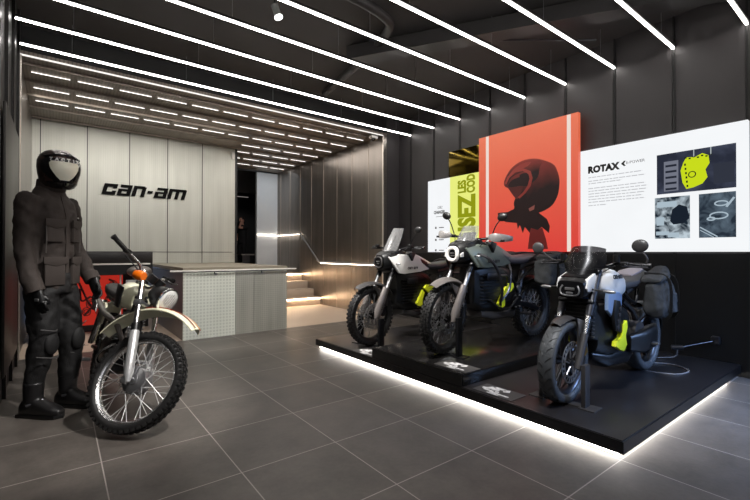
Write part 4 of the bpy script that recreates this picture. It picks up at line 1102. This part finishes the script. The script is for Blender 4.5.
# ------------------------------------------------------------------ vintage motorcycle
def vintage_bike(loc, heading, lean, steer, label):
    root = thing('vintage_motorcycle', label, 'motorcycle', loc, (-lean, 0, heading))
    rake = radians(28); wb = 1.38; zf = .345
    M = steer_matrix((-.06, 0, .36), rake, steer)
    CREAM = mat('cream_paint', rgb(236, 233, 204), .25, vary=.03, coat=.5)
    ORANGE = mat('orange_lens', rgb(235, 110, 10), .3, coat=.5)
    STRIPE = mat('red_stripe', rgb(170, 60, 35), .35)
    STRIPEO = mat('orange_stripe', rgb(220, 150, 70), .35)
    def up(t, y): return V((-t * sin(rake), y, zf + t * cos(rake)))
    wheel(root, 'front_wheel', (0, 0, zf), .345, .275, .085, M, knob=52, rimm=CHROME, hubr=.05, hubw=.12, drum=True, spokem=mat('bright_spoke', rgb(225, 225, 225), .35, .5))
    wheel(root, 'rear_wheel', (-wb, 0, .325), .325, .235, .10, None, knob=44, rimm=CHROME, hubr=.05, hubw=.12, drum=True, spokem=mat('bright_spoke', rgb(225, 225, 225), .35, .5))
    for s_ in (1, -1):
        f = MB(M).tube([up(-.03, s_ * .105), up(.03, s_ * .105), up(.32, s_ * .105), up(.33, s_ * .105)], [.016, .031, .031, .024], seg=16).build('fork_leg', mat('fork_silver', rgb(205, 205, 205), .35, .6), root)
        MB(M).cyl(up(.30, s_ * .105), up(.38, s_ * .105), .028, seg=16).build('fork_seal', BLACK, f)
        MB(M).cyl(up(.3, s_ * .105), up(.80, s_ * .105), .0185, seg=16).build('fork_tube', CHROME, f)
        MB(M).box(up(.54, s_ * .105), (.06, .06, .04), rot=(0, -rake, 0), bev=.012).build('clamp_end', ALU, f)
        MB(M).box(up(.77, s_ * .105), (.06, .06, .035), rot=(0, -rake, 0), bev=.012).build('clamp_end', ALU, f)
        MB(M).box(up(-.0, s_ * .105) + V((-.01, 0, -.02)), (.05, .035, .05), bev=.01).build('axle_lug', ALU, f)
    MB(M).box(up(.54, 0), (.05, .20, .03), rot=(0, -rake, 0), bev=.008).build('lower_clamp', ALU, root)
    MB(M).box(up(.77, 0), (.05, .20, .026), rot=(0, -rake, 0), bev=.008).build('top_clamp', ALU, root)
    # high fender
    ff = fender(root, 'front_fender', (-.02, 0, .36), .50, .15, radians(60), radians(158), M, CREAM, crown=.035, t=.005, seg=40)
    for (yy, mm) in ((.035, STRIPE), (.02, STRIPEO), (-.035, STRIPE)):
        g = MB(M); R = []
        for k in range(25):
            a = radians(61 + 55 * k / 24); rad = .50 + .0065 - .035 * (yy / .0775) ** 2
            R.append(V((-.02 + rad * cos(a), yy, .36 + rad * sin(a))))
        g.tube(R, .006, seg=6, flat=.4, flatdir=(0, 0, 1)).build('fender_stripe', mm, ff)
    # handlebar with high rise and cross brace
    hb = MB(M).tube([(-.50, -.36, 1.15), (-.45, -.22, 1.11), (-.40, -.13, 1.07), (-.40, -.07, .98), (-.40, 0, .965), (-.40, .07, .98), (-.40, .13, 1.07), (-.45, .22, 1.11), (-.50, .36, 1.15)], .0115, seg=12, smooth=6).build('handlebar', CHROME, root)
    MB(M).tube([(-.40, -.12, 1.04), (-.40, .12, 1.04)], .02, seg=12).build('cross_brace', BLACK, hb)
    for s_ in (1, -1):
        grip_set(root, M, (-.475, s_ * .27, 1.127), (-.51, s_ * .385, 1.158), levm=mat('lever_black', rgb(30, 30, 30), .4), fwd=(.055, 0, -.02))
        ind = MB(M).tube([(-.40, s_ * .12, 1.0), (-.30, s_ * .19, .99)], .007, seg=7).build('turn_signal', CHROME, root)
        MB(M).body([(-.33, s_ * .205, .99, .03, .03), (-.305, s_ * .205, .99, .036, .036), (-.265, s_ * .205, .99, .036, .036), (-.252, s_ * .205, .99, .028, .028)], e=2.2).build('signal_lens', ORANGE, ind)
    for s_, x in ((.05, -.30), (-.05, -.30)):
        MB(M).cyl((-.33, s_, 1.0), (-.31, s_, 1.055), .038, seg=20).build('gauge', BLACK, root)
    # headlight
    hl = MB(M).lathe([(.005, -.10), (.05, -.09), (.078, -.04), (.086, .02), (.088, .05), (.080, .055)], (-.19, 0, .925), (1, 0, -.12), seg=32).build('headlight', BLACK, root)
    MB(M).lathe([(.088, .045), (.094, .05), (.094, .062), (.084, .066), (.080, .055)], (-.19, 0, .925), (1, 0, -.12), seg=32, closed=True).build('headlight_rim', CHROME, hl)
    MB(M).ell((-.132, 0, .918), (.02, .083, .083), rot=(0, .12, 0)).build('headlight_lens', mat('lens_glass', rgb(236, 236, 232), .1, .1, coat=.6), hl)
    g = MB(M)
    for k in range(7): g.box((-.111, -.06 + .02 * k, .918), (.004, .003, .12 - abs(k - 3) * .02), rot=(0, .12, 0))
    g.build('lens_ribs', ALU, hl)
    # tank, seat and body
    tk = MB().body([(-.42, 0, .84, .06, .07), (-.48, 0, .86, .115, .10), (-.62, 0, .87, .135, .11), (-.80, 0, .83, .12, .09), (-.95, 0, .79, .07, .04)], e=2.6).build('fuel_tank', CREAM, root)
    for s_ in (1, -1):
        MB().side([(-.50, .93), (-.62, .95), (-.88, .85), (-.92, .78), (-.74, .77), (-.50, .77)], s_ * .142, .014, .004, taper=lambda x, z: max(0, -.66 - x) * .30 + max(0, x + .58) * .25).build('black_tank_panel', BLACK, tk)
        MB().side([(-.90, .72), (-1.0, .76), (-1.2, .74), (-1.14, .60), (-.96, .58)], s_ * .14, .02, .006).build('side_cover', CREAM, root)
    MB().cyl((-.60, 0, .96), (-.60, 0, .995), .035, seg=20).build('fuel_cap', CHROME, tk)
    MB().body([(-.82, 0, .86, .07, .03), (-.95, 0, .83, .11, .045), (-1.25, 0, .84, .13, .05), (-1.5, 0, .87, .12, .045), (-1.62, 0, .89, .07, .025)], e=3).build('seat', SEATM, root)
    fender(root, 'rear_fender', (-wb, 0, .36), .40, .16, radians(70), radians(190), None, CREAM, crown=.035)
    MB().box((-1.76, 0, .78), (.05, .10, .07), bev=.012).build('tail_light', mat('red_lens', rgb(120, 10, 10), .3), root)
    # engine
    MB().body([(-.48, 0, .40, .07, .10), (-.56, 0, .40, .11, .14), (-.85, 0, .38, .12, .14), (-.95, 0, .38, .08, .09)], e=4).build('engine_case', SATIN, root)
    g = MB()
    for k in range(9): g.box((-.56 - .008 * k, 0, .52 + .022 * k), (.17, .19, .007), rot=(0, -.25, 0), bev=.002)
    g.cyl((-.55, 0, .48), (-.63, 0, .73), .055, seg=16)
    g.build('cylinder_fins', ALU, root)
    MB().tube([(-.48, -.03, .60), (-.38, -.06, .55), (-.42, -.12, .66), (-.75, -.17, .70), (-1.2, -.17, .74), (-1.5, -.17, .76)], [.016, .018, .02, .024, .026, .024], seg=12, smooth=5).build('exhaust_pipe', MIDGREY, root)
    MB().side([(-.95, .68), (-1.0, .75), (-1.3, .78), (-1.42, .74), (-1.1, .68)], -.205, .01, .003).build('heat_shield', CHROME, root)
    for s_ in (1, -1):
        MB().tube([(-.37, s_ * .03, .86), (-.46, s_ * .06, .55), (-.55, s_ * .10, .28), (-.90, s_ * .11, .27), (-1.0, s_ * .11, .45)], .014, seg=8, smooth=5).build('frame_tube', BLACK, root)
        MB().tube([(-.98, s_ * .10, .36), (-wb, s_ * .10, .325)], .018, seg=8).build('swingarm', BLACK, root)
        MB().cyl((-wb + .02, s_ * .13, .36), (-1.2, s_ * .13, .76), .022, seg=12).build('shock_absorber', CHROME, root)
        MB().tube([(-.38, s_ * .03, .88), (-1.0, s_ * .09, .78), (-1.6, s_ * .09, .83)], .012, seg=8, smooth=4).build('frame_tube', BLACK, root)
        MB().box((-.88, s_ * .22, .30), (.05, .12, .025), bev=.004).build('footpeg', ALU, root)
    # engine bars
    MB().tube([(-.52, -.06, .50), (-.54, -.14, .44), (-.60, -.16, .36), (-.66, -.10, .29)], .010, seg=8, smooth=4).build('crash_bar', CHROME, root)
    MB().tube([(-.78, .12, .28), (-.74, .30, .03), (-.72, .34, .01)], .012, seg=8).build('side_stand', BLACK, root)
    g = MB(M)
    g.tube([(-.46, -.26, 1.09), (-.34, -.14, 1.0), (-.26, -.10, .80), (-.14, -.075, .50), (-.03, -.06, .42)], .0045, seg=6, smooth=6)
    g.tube([(-.46, .26, 1.09), (-.34, .12, 1.02), (-.30, .06, .85), (-.36, .02, .78)], .0045, seg=6, smooth=6)
    g.tube([(-.46, .24, 1.09), (-.30, .16, .98), (-.28, .1, .80), (-.4, .04, .72)], .0045, seg=6, smooth=6)
    g.build('control_cable', BLACK, root)
    return root
PV = POSE['V']
vintage_bike((PV[0], PV[1], PV[5]), PV[2], PV[3], PV[4], 'vintage cream dirt motorcycle with chrome rims and orange indicators, leaning beside the mannequin')

# ------------------------------------------------------------------ mannequin
def mannequin():
    x, y, hd, sc = MANN
    root = thing('mannequin', 'mannequin in brown-grey jacket and black trousers with a mirrored helmet', 'mannequin', (x, y, 0), (0, 0, hd))
    root.scale = (sc, sc, sc)
    JK = mat('brown_grey_jacket', rgb(54, 46, 42), .8, vary=.12, scale=25, bump=.3, bscale=300)
    TR = mat('black_trousers', rgb(17, 16, 17), .7, vary=.15, scale=12, bump=.3, bscale=200)
    BT = mat('boot_leather', rgb(24, 23, 24), .35, vary=.1)
    # local: facing +x, left = +y ; height 1.85
    mb = MB()
    mb.body([(0, 0, .88, .145, .205), (0, 0, .95, .14, .20), (0, 0, 1.10, .13, .19), (.0, 0, 1.25, .135, .20), (-.005, 0, 1.38, .13, .215), (-.01, 0, 1.46, .105, .205), (-.01, 0, 1.52, .08, .12)], e=2.5, axis='zz') if False else None
    R = []
    for (z, cx, rx, ry) in ((.86, .0, .125, .15), (.93, 0, .125, .148), (1.08, 0, .115, .14), (1.22, .005, .118, .143), (1.38, .005, .118, .16), (1.48, -.005, .105, .155), (1.54, -.01, .08, .12), (1.585, -.01, .065, .085)):
        R.append([V((cx + rx * cos(a), ry * math.copysign(abs(sin(a)) ** .85, sin(a)), z)) for a in [2 * pi * k / 28 for k in range(28)]])
    mb.rings(R)
    arms = {1: [(-.01, .14, 1.50), (-.02, .19, 1.42), (-.03, .235, 1.2), (.06, .245, 1.0), (.13, .23, .92)], -1: [(-.01, -.13, 1.50), (-.02, -.17, 1.43), (-.02, -.185, 1.17), (.02, -.19, .98), (.07, -.185, .87)]}
    for s_ in (1, -1):
        mb.tube(arms[s_], [.068, .066, .055, .052, .05], seg=16, smooth=5)
    jk = cloth(mb.build('jacket', JK, root), strength=.026, scale=.07, iters=3)
    MB().lathe([(.078, 0), (.088, .02), (.085, .075), (.072, .085), (.066, .03)], (-.005, 0, 1.555), (.1, 0, 1), seg=28, closed=True).build('collar', JK, jk)
    for s_ in (1, -1):
        for (z, h_, w_, nm) in ((1.27, .15, .12, 'chest_pocket'), (.99, .19, .14, 'lower_pocket')):
            xx = .108
            p = MB().box((xx, s_ * .085, z), (.03, w_ * .9, h_), rot=(0, 0, s_ * .38), bev=.010).build(nm, JK, jk)
            MB().prism([(-w_ / 2 - .006, 0), (w_ / 2 + .006, 0), (w_ / 2 + .006, -.045), (0, -.065), (-w_ / 2 - .006, -.045)], (xx + .014, s_ * .085, z + h_ / 2 + .008), (-sin(s_ * .38), cos(s_ * .38), 0), (0, 0, 1), .014, .004).build('pocket_flap', JK, p)
        MB().tube([(.095, s_ * .135, 1.33), (.10, s_ * .14, 1.2), (.095, s_ * .14, 1.12)], .004, seg=5).build('zip', mat('zip_silver', rgb(110, 104, 100), .4, .6), jk)
        MB().tube([V(arms[s_][3]).lerp(V(arms[s_][4]), .5), V(arms[s_][4]) + V((0, 0, -.01))], [.056, .054], seg=16).build('cuff', JK, jk)
    MB().tube([(.085, 0, 1.52), (.125, 0, 1.38), (.127, 0, 1.2), (.124, 0, 1.0), (.13, 0, .87)], .016, seg=6, flat=.3, flatdir=(1, 0, 0)).build('zip_placket', JK, jk)
    MB().box((.118, .10, 1.375), (.006, .03, .008), rot=(0, 0, .5)).build('badge', mat('badge_grey', rgb(150, 145, 140), .5), jk)
    # trousers
    mb = MB()
    mb.tube([(0, 0, .98), (0, 0, .84)], [.13, .135], seg=20)
    legs = {1: [(0, .07, .90), (.04, .085, .70), (.07, .09, .50), (.06, .095, .35), (.05, .10, .20)], -1: [(0, -.07, .90), (.02, -.085, .70), (.03, -.09, .50), (.0, -.10, .35), (-.02, -.105, .20)]}
    for s_ in (1, -1): mb.tube(legs[s_], [.10, .092, .078, .068, .06], seg=18, smooth=4)
    tr = cloth(mb.build('trousers', TR, root), strength=.03, scale=.09)
    for s_ in (1, -1):
        MB().body([(0, 0, .0, .01, .01)], e=3) if False else None
        MB().ell((legs[s_][2][0] + .065, legs[s_][2][1], .50), (.03, .055, .08)).build('knee_pad', TR, tr)
        MB().tube([(.06, s_ * .03 + legs[s_][2][1] * .0 + s_ * .0, .60), (.13, legs[s_][2][1], .585), (.11, s_ * .19, .61)], .004, seg=5, smooth=3).build('piping', mat('piping_grey', rgb(80, 78, 78), .5), tr)
        MB().tube([(.10, s_ * .04, .41), (.125, legs[s_][2][1], .40), (.09, s_ * .20, .43)], .004, seg=5, smooth=3).build('piping', mat('piping_grey', rgb(80, 78, 78), .5), tr)
        # boots
        bx = legs[s_][4][0]; by = legs[s_][4][1]
        b = MB()
        b.tube([(bx, by, .24), (bx - .005, by, .10)], [.062, .055], seg=16)
        b.body([(bx - .085, by, .05, .035, .045), (bx - .06, by, .065, .045, .06), (bx + .02, by, .075, .05, .07), (bx + .10, by, .055, .052, .05), (bx + .17, by, .042, .048, .036), (bx + .21, by, .034, .03, .024)], e=2.6)
        bo = cloth(b.build('boot', BT, root), voxel=.008, strength=.002, iters=2)
        MB().prism([(-.10, -.04), (-.10, .04), (.0, .045), (.13, .056), (.19, .045), (.222, .0), (.19, -.045), (.13, -.056), (.0, -.045)], (bx, by, .012), (1, 0, 0), (0, 1, 0), .024, .003).build('sole', BLACK, bo)
        MB().tube([(bx + .0, by - .058, .09), (bx + .065, by, .115), (bx + .0, by + .058, .09)], .010, seg=6, smooth=4).build('boot_strap', mat('boot_buckle', rgb(60, 60, 64), .3, .5), bo)
    # gloves
    for s_ in (1, -1):
        hx, hy, hz = arms[s_][4]
        g = MB()
        g.tube([(hx, hy, hz + .02), (hx + .012, hy, hz - .03), (hx + .03, hy - s_ * .0, hz - .09)], [.035, .042, .036], seg=12, smooth=3, flat=.65)
        for k in range(4):
            yy = 0; xx = hx + .005 + .019 * k
            L = (.062, .074, .07, .055)[k]
            g.tube([(xx + .0, hy, hz - .08), (xx + .010, hy - s_ * .004, hz - .08 - L * .6), (xx + .006, hy - s_ * .022, hz - .08 - L)], [.0115, .0105, .009], seg=8, smooth=3)
        g.tube([(hx + .035, hy - s_ * .005, hz - .03), (hx + .065, hy - s_ * .02, hz - .06), (hx + .066, hy - s_ * .03, hz - .095)], [.013, .012, .010], seg=8, smooth=3)
        gl = cloth(g.build('glove', BLACK, root), voxel=.005, strength=.0, iters=1)
        MB().box((hx + .03, hy + s_ * .026, hz - .06), (.03, .008, .02), bev=.003).build('glove_pad', ALU, gl)
    # helmet
    hz = 1.72; hc = V((.045, .01, hz)); yaw = HELM_YAW
    HM = Matrix.Translation(hc) @ Matrix.Rotation(yaw, 4, 'Z') @ Matrix.Rotation(.12, 4, 'Y') @ Matrix.Scale(.95, 4)
    SH = mat('helmet_brown_gloss', rgb(66, 50, 44), .15, .2, vary=.1, coat=.6)
    mb = MB(HM); R = []
    prof = [(-.150, .02, .060, .070), (-.135, .015, .100, .098), (-.10, .012, .128, .115), (-.05, .010, .142, .126), (0, .005, .148, .132), (.05, 0, .143, .130), (.09, -.005, .122, .114), (.12, -.01, .088, .084), (.138, -.012, .045, .045), (.142, -.012, .01, .01)]
    for (z, cx, rx, ry) in prof:
        R.append([V((cx + rx * cos(a), ry * sin(a), z)) for a in [2 * pi * k / 32 for k in range(32)]])
    hm = mb.rings(R).build('helmet', SH, root)
    # visor: patch of the shell
    mb = MB(HM); R = []
    def shell(a, z, k=1.02):
        pz = [p[0] for p in prof]
        for i in range(len(prof) - 1):
            if prof[i][0] <= z <= prof[i + 1][0]:
                u = (z - prof[i][0]) / (prof[i + 1][0] - prof[i][0]); q = [prof[i][j] * (1 - u) + prof[i + 1][j] * u for j in range(4)]
                return V((q[1] + q[2] * k * cos(a), q[3] * k * sin(a), z))
    def patch(name, zs, half, m, k, par):
        R = []
        for q in range(len(zs)):
            hw = half[q]
            R.append([shell(-hw + 2 * hw * j / 16, zs[q], k) for j in range(17)])
        o = MB(HM).rings(R, loop=False).build(name, m, par, smooth=60); md = o.modifiers.new('thick', 'SOLIDIFY'); md.thickness = .004
        return o
    zs = [-.085, -.06, -.03, 0, .03, .05]
    patch('visor_frame', [-.105, -.07, -.03, .01, .045, .07], [.45, .8, 1.1, 1.2, 1.15, .9], GLOSSB, 1.03, hm)
    patch('visor', zs, [.22, .40, .55, .66, .70, .62], mat('mirror_visor', rgb(240, 236, 216), .25, .0, coat=.6), 1.065, hm)
    patch('chin_guard', [-.14, -.12, -.10], [.7, .85, .9], GLOSSB, 1.05, hm)
    # word band above the visor
    for i_, ch in enumerate('TACTIX'):
        a = -.62 + .25 * i_
        p = shell(a, .052, 1.09)
        Nn = V((cos(a), sin(a), .25)).normalized(); U = V((-sin(a), cos(a), 0)); W = Nn.cross(U)
        FM = Matrix(((U.x, W.x, Nn.x, p.x), (U.y, W.y, Nn.y, p.y), (U.z, W.z, Nn.z, p.z), (0, 0, 0, 1)))
        text_mesh('lettering', ch, .03, HM @ FM, WHITEP, hm, offset=.0015, align='CENTER')
    fp = MB(HM)
    fp.tube([shell(-1.0, .075, 1.03), shell(-.5, .095, 1.06), shell(0, .10, 1.08), shell(.5, .095, 1.06), shell(1.0, .075, 1.03)], .010, seg=8, smooth=4)
    fp.build('brow_vent', GLOSSB, hm)
    MB().tube([(0, 0, 1.50), (.01, 0, 1.62)], [.065, .06], seg=16).build('neck', BLACK, root)
    return root
mannequin()

# ------------------------------------------------------------------ far person
def person():
    root = thing('person', 'person in black standing in the dark corridor above the stairs, one arm raised', 'person', PERS[:3], (0, 0, PERS[3]))
    SK = mat('skin', rgb(190, 140, 120), .6, vary=.05)
    CL = mat('black_clothes', rgb(16, 15, 17), .85, vary=.1)
    vs = [(0, 0, .95), (0, 0, 1.15), (0, 0, 1.35), (.0, 0, 1.46), (.02, 0, 1.54), (.03, 0, 1.64),
          (0, .17, 1.40), (.26, .15, 1.36), (.14, .10, 1.58), (0, -.17, 1.40), (-.02, -.24, 1.12), (.06, -.24, .92),
          (0, .09, .88), (.02, .10, .48), (-.02, .11, .08), (.12, .12, .03), (0, -.09, .88), (.02, -.10, .48), (-.02, -.11, .08), (.12, -.12, .03)]
    ed = [(0, 1), (1, 2), (2, 3), (3, 4), (4, 5), (2, 6), (6, 7), (7, 8), (2, 9), (9, 10), (10, 11), (0, 12), (12, 13), (13, 14), (14, 15), (0, 16), (16, 17), (17, 18), (18, 19)]
    rd = [.13, .12, .13, .06, .05, .055, .06, .042, .03, .06, .042, .03, .09, .06, .04, .035, .09, .06, .04, .035]
    me = bpy.data.meshes.new('body'); me.from_pydata(vs, ed, []); me.update()
    o = bpy.data.objects.new('body', me); C.objects.link(o); o.parent = root
    sm = o.modifiers.new('skin', 'SKIN'); sm.use_smooth_shade = True
    if not me.skin_vertices: me.attributes.new('skin', 'FLOAT', 'POINT')
    for i, s_ in enumerate(me.skin_vertices[0].data):
        s_.radius = (rd[i], rd[i]); s_.use_root = (i == 0)
    ss = o.modifiers.new('sub', 'SUBSURF'); ss.levels = 2; ss.render_levels = 2
    me.materials.append(SK)
    sh = MB(); R = []
    for (z, rx, ry) in ((.86, .14, .185), (1.0, .13, .17), (1.2, .14, .175), (1.36, .14, .20), (1.45, .10, .16), (1.49, .07, .07)):
        R.append([V((rx * cos(a), ry * sin(a), z)) for a in [2 * pi * k / 20 for k in range(20)]])
    sh.rings(R)
    for s_, e_ in ((1, (.14, .17, 1.37)), (-1, (-.01, -.24, 1.2))): sh.tube([(0, s_ * .14, 1.40), (0, s_ * .19, 1.39), e_], [.075, .075, .06], seg=12, smooth=3)
    cloth(sh.build('shirt', CL, root), strength=.01)
    tr = MB(); tr.tube([(0, 0, .96), (0, 0, .84)], .15, seg=16)
    for s_ in (1, -1): tr.tube([(0, s_ * .09, .88), (.02, s_ * .10, .48), (-.02, s_ * .11, .06)], [.105, .078, .065], seg=14, smooth=4)
    cloth(tr.build('trousers', CL, root), strength=.01)
    hd = MB(); hd.ell((.03, 0, 1.66), (.095, .078, .115)); hd.ell((.125, 0, 1.645), (.02, .015, .022), u=8, v=6); hd.ell((.03, .08, 1.65), (.02, .012, .03), u=8, v=6); hd.ell((.03, -.08, 1.65), (.02, .012, .03), u=8, v=6)
    h_ = hd.build('head', SK, root)
    MB().ell((.01, 0, 1.70), (.105, .088, .10)).build('hair', mat('dark_hair', rgb(28, 20, 18), .6), root)
    f = MB()
    for s_ in (1, -1): f.ell((.115, s_ * .03, 1.665), (.012, .014, .008), u=8, v=6)
    f.ell((.118, 0, 1.605), (.01, .025, .006), u=8, v=6)
    f.build('face', mat('dark_hair', rgb(28, 20, 18), .6), h_)
    hn = MB()
    hn.ell((.12, .10, 1.62), (.035, .02, .045))
    for k in range(4): hn.tube([(.10 + .016 * k, .095, 1.65), (.10 + .016 * k, .075, 1.70), (.09 + .016 * k, .05, 1.72)], [.009, .008, .007], seg=6)
    hn.tube([(.09, .09, 1.60), (.065, .085, 1.64)], .010, seg=6)
    hn.ell((.07, -.24, .86), (.035, .02, .045))
    for k in range(4): hn.tube([(.045 + .017 * k, -.24, .83), (.05 + .017 * k, -.235, .77)], [.009, .007], seg=6)
    hn.tube([(.10, -.235, .87), (.115, -.22, .83)], .010, seg=6)
    hn.build('hand', SK, root)
    return root
person()

# ------------------------------------------------------------------ light, world, camera
w = bpy.data.worlds.new('world'); scene.world = w; w.use_nodes = True
w.node_tree.nodes['Background'].inputs[0].default_value = (.5, .65, 1, 1)
w.node_tree.nodes['Background'].inputs[1].default_value = .15
def area(name, loc, target, size, size_y, power, col):
    l = bpy.data.lights.new(name, 'AREA'); l.shape = 'RECTANGLE'; l.size = size; l.size_y = size_y; l.energy = power; l.color = col
    o = bpy.data.objects.new(name, l); C.objects.link(o); o.location = loc
    o.rotation_euler = (V(target) - V(loc)).to_track_quat('-Z', 'Y').to_euler()
    return o
dw = area('daylight_window', (5.0, -1.6, 1.9), (4.5, .35, .0), 1.4, 1.4, 75, (.35, .55, 1.0)); dw.data.spread = radians(70)
area('front_left_area', (.6, -2.0, 1.9), (.6, 3.0, .6), 2.2, 2.2, 12, (.95, .95, 1.0))  # weak near-white area light, front left, aimed into the room
area('niche_downlight', (1.2, 7.2, 3.38), (1.3, 8.4, 0), 3.0, 1.6, 62, (1, .95, .88))
area('stair_downlight', (3.9, 7.5, 3.38), (3.9, 7.5, 0), 1.4, 2.4, 26, (1, .93, .85))
area('landing_light', (4.5, 9.9, 3.3), (4.6, 10.8, .9), .8, .6, 6, (.85, .93, 1))
def spotl(name, loc, target, power, ang, col=(1, .97, .93), blend=.6, r=.05):
    l = bpy.data.lights.new(name, 'SPOT'); l.energy = power; l.spot_size = radians(ang); l.spot_blend = blend; l.color = col; l.shadow_soft_size = r
    o = bpy.data.objects.new(name, l); C.objects.link(o); o.location = loc
    o.rotation_euler = (V(target) - V(loc)).to_track_quat('-Z', 'Y').to_euler()
spotl('spot_white_motorcycle', (1.66, 3.72, 3.42), (3.2, 3.8, .8), 1100, 40)
spotl('spot_grey_motorcycle', (1.7, 2.5, 3.42), (3.3, 2.75, .8), 760, 40)
spotl('spot_roadster', (1.6, .8, 3.42), (3.2, 1.5, .7), 480, 40, (.95, .97, 1))
spotl('spot_vintage', (1.5, 1.6, 3.42), (.4, 3.4, .6), 520, 36)
spotl('deck_fill_spot', (2.2, 3.4, 3.42), (1.9, 6.05, .5), 260, 44)  # added fill, brightens the perforated deck front, no fitting belongs to it
spotl('corridor_fill_spot', (4.4, 11.4, 3.2), (5.1, 14.3, 1.8), 60, 40)  # added fill so the person in the corridor shows up
cam = bpy.data.cameras.new('camera'); co = bpy.data.objects.new('camera', cam); C.objects.link(co)
cam.sensor_width = 36; cam.lens = CAM_F * 36 / 750; cam.clip_start = .05
r, u, f = cam_axes()
co.matrix_world = Matrix(((r.x, u.x, -f.x, 0), (r.y, u.y, -f.y, 0), (r.z, u.z, -f.z, CH), (0, 0, 0, 1)))
scene.camera = co
vs_ = scene.view_settings; scene.display_settings.display_device = 'sRGB'
vs_.view_transform = 'Standard'; vs_.look = 'None'; vs_.exposure = 0.0; vs_.gamma = 1.0; vs_.use_curve_mapping = False
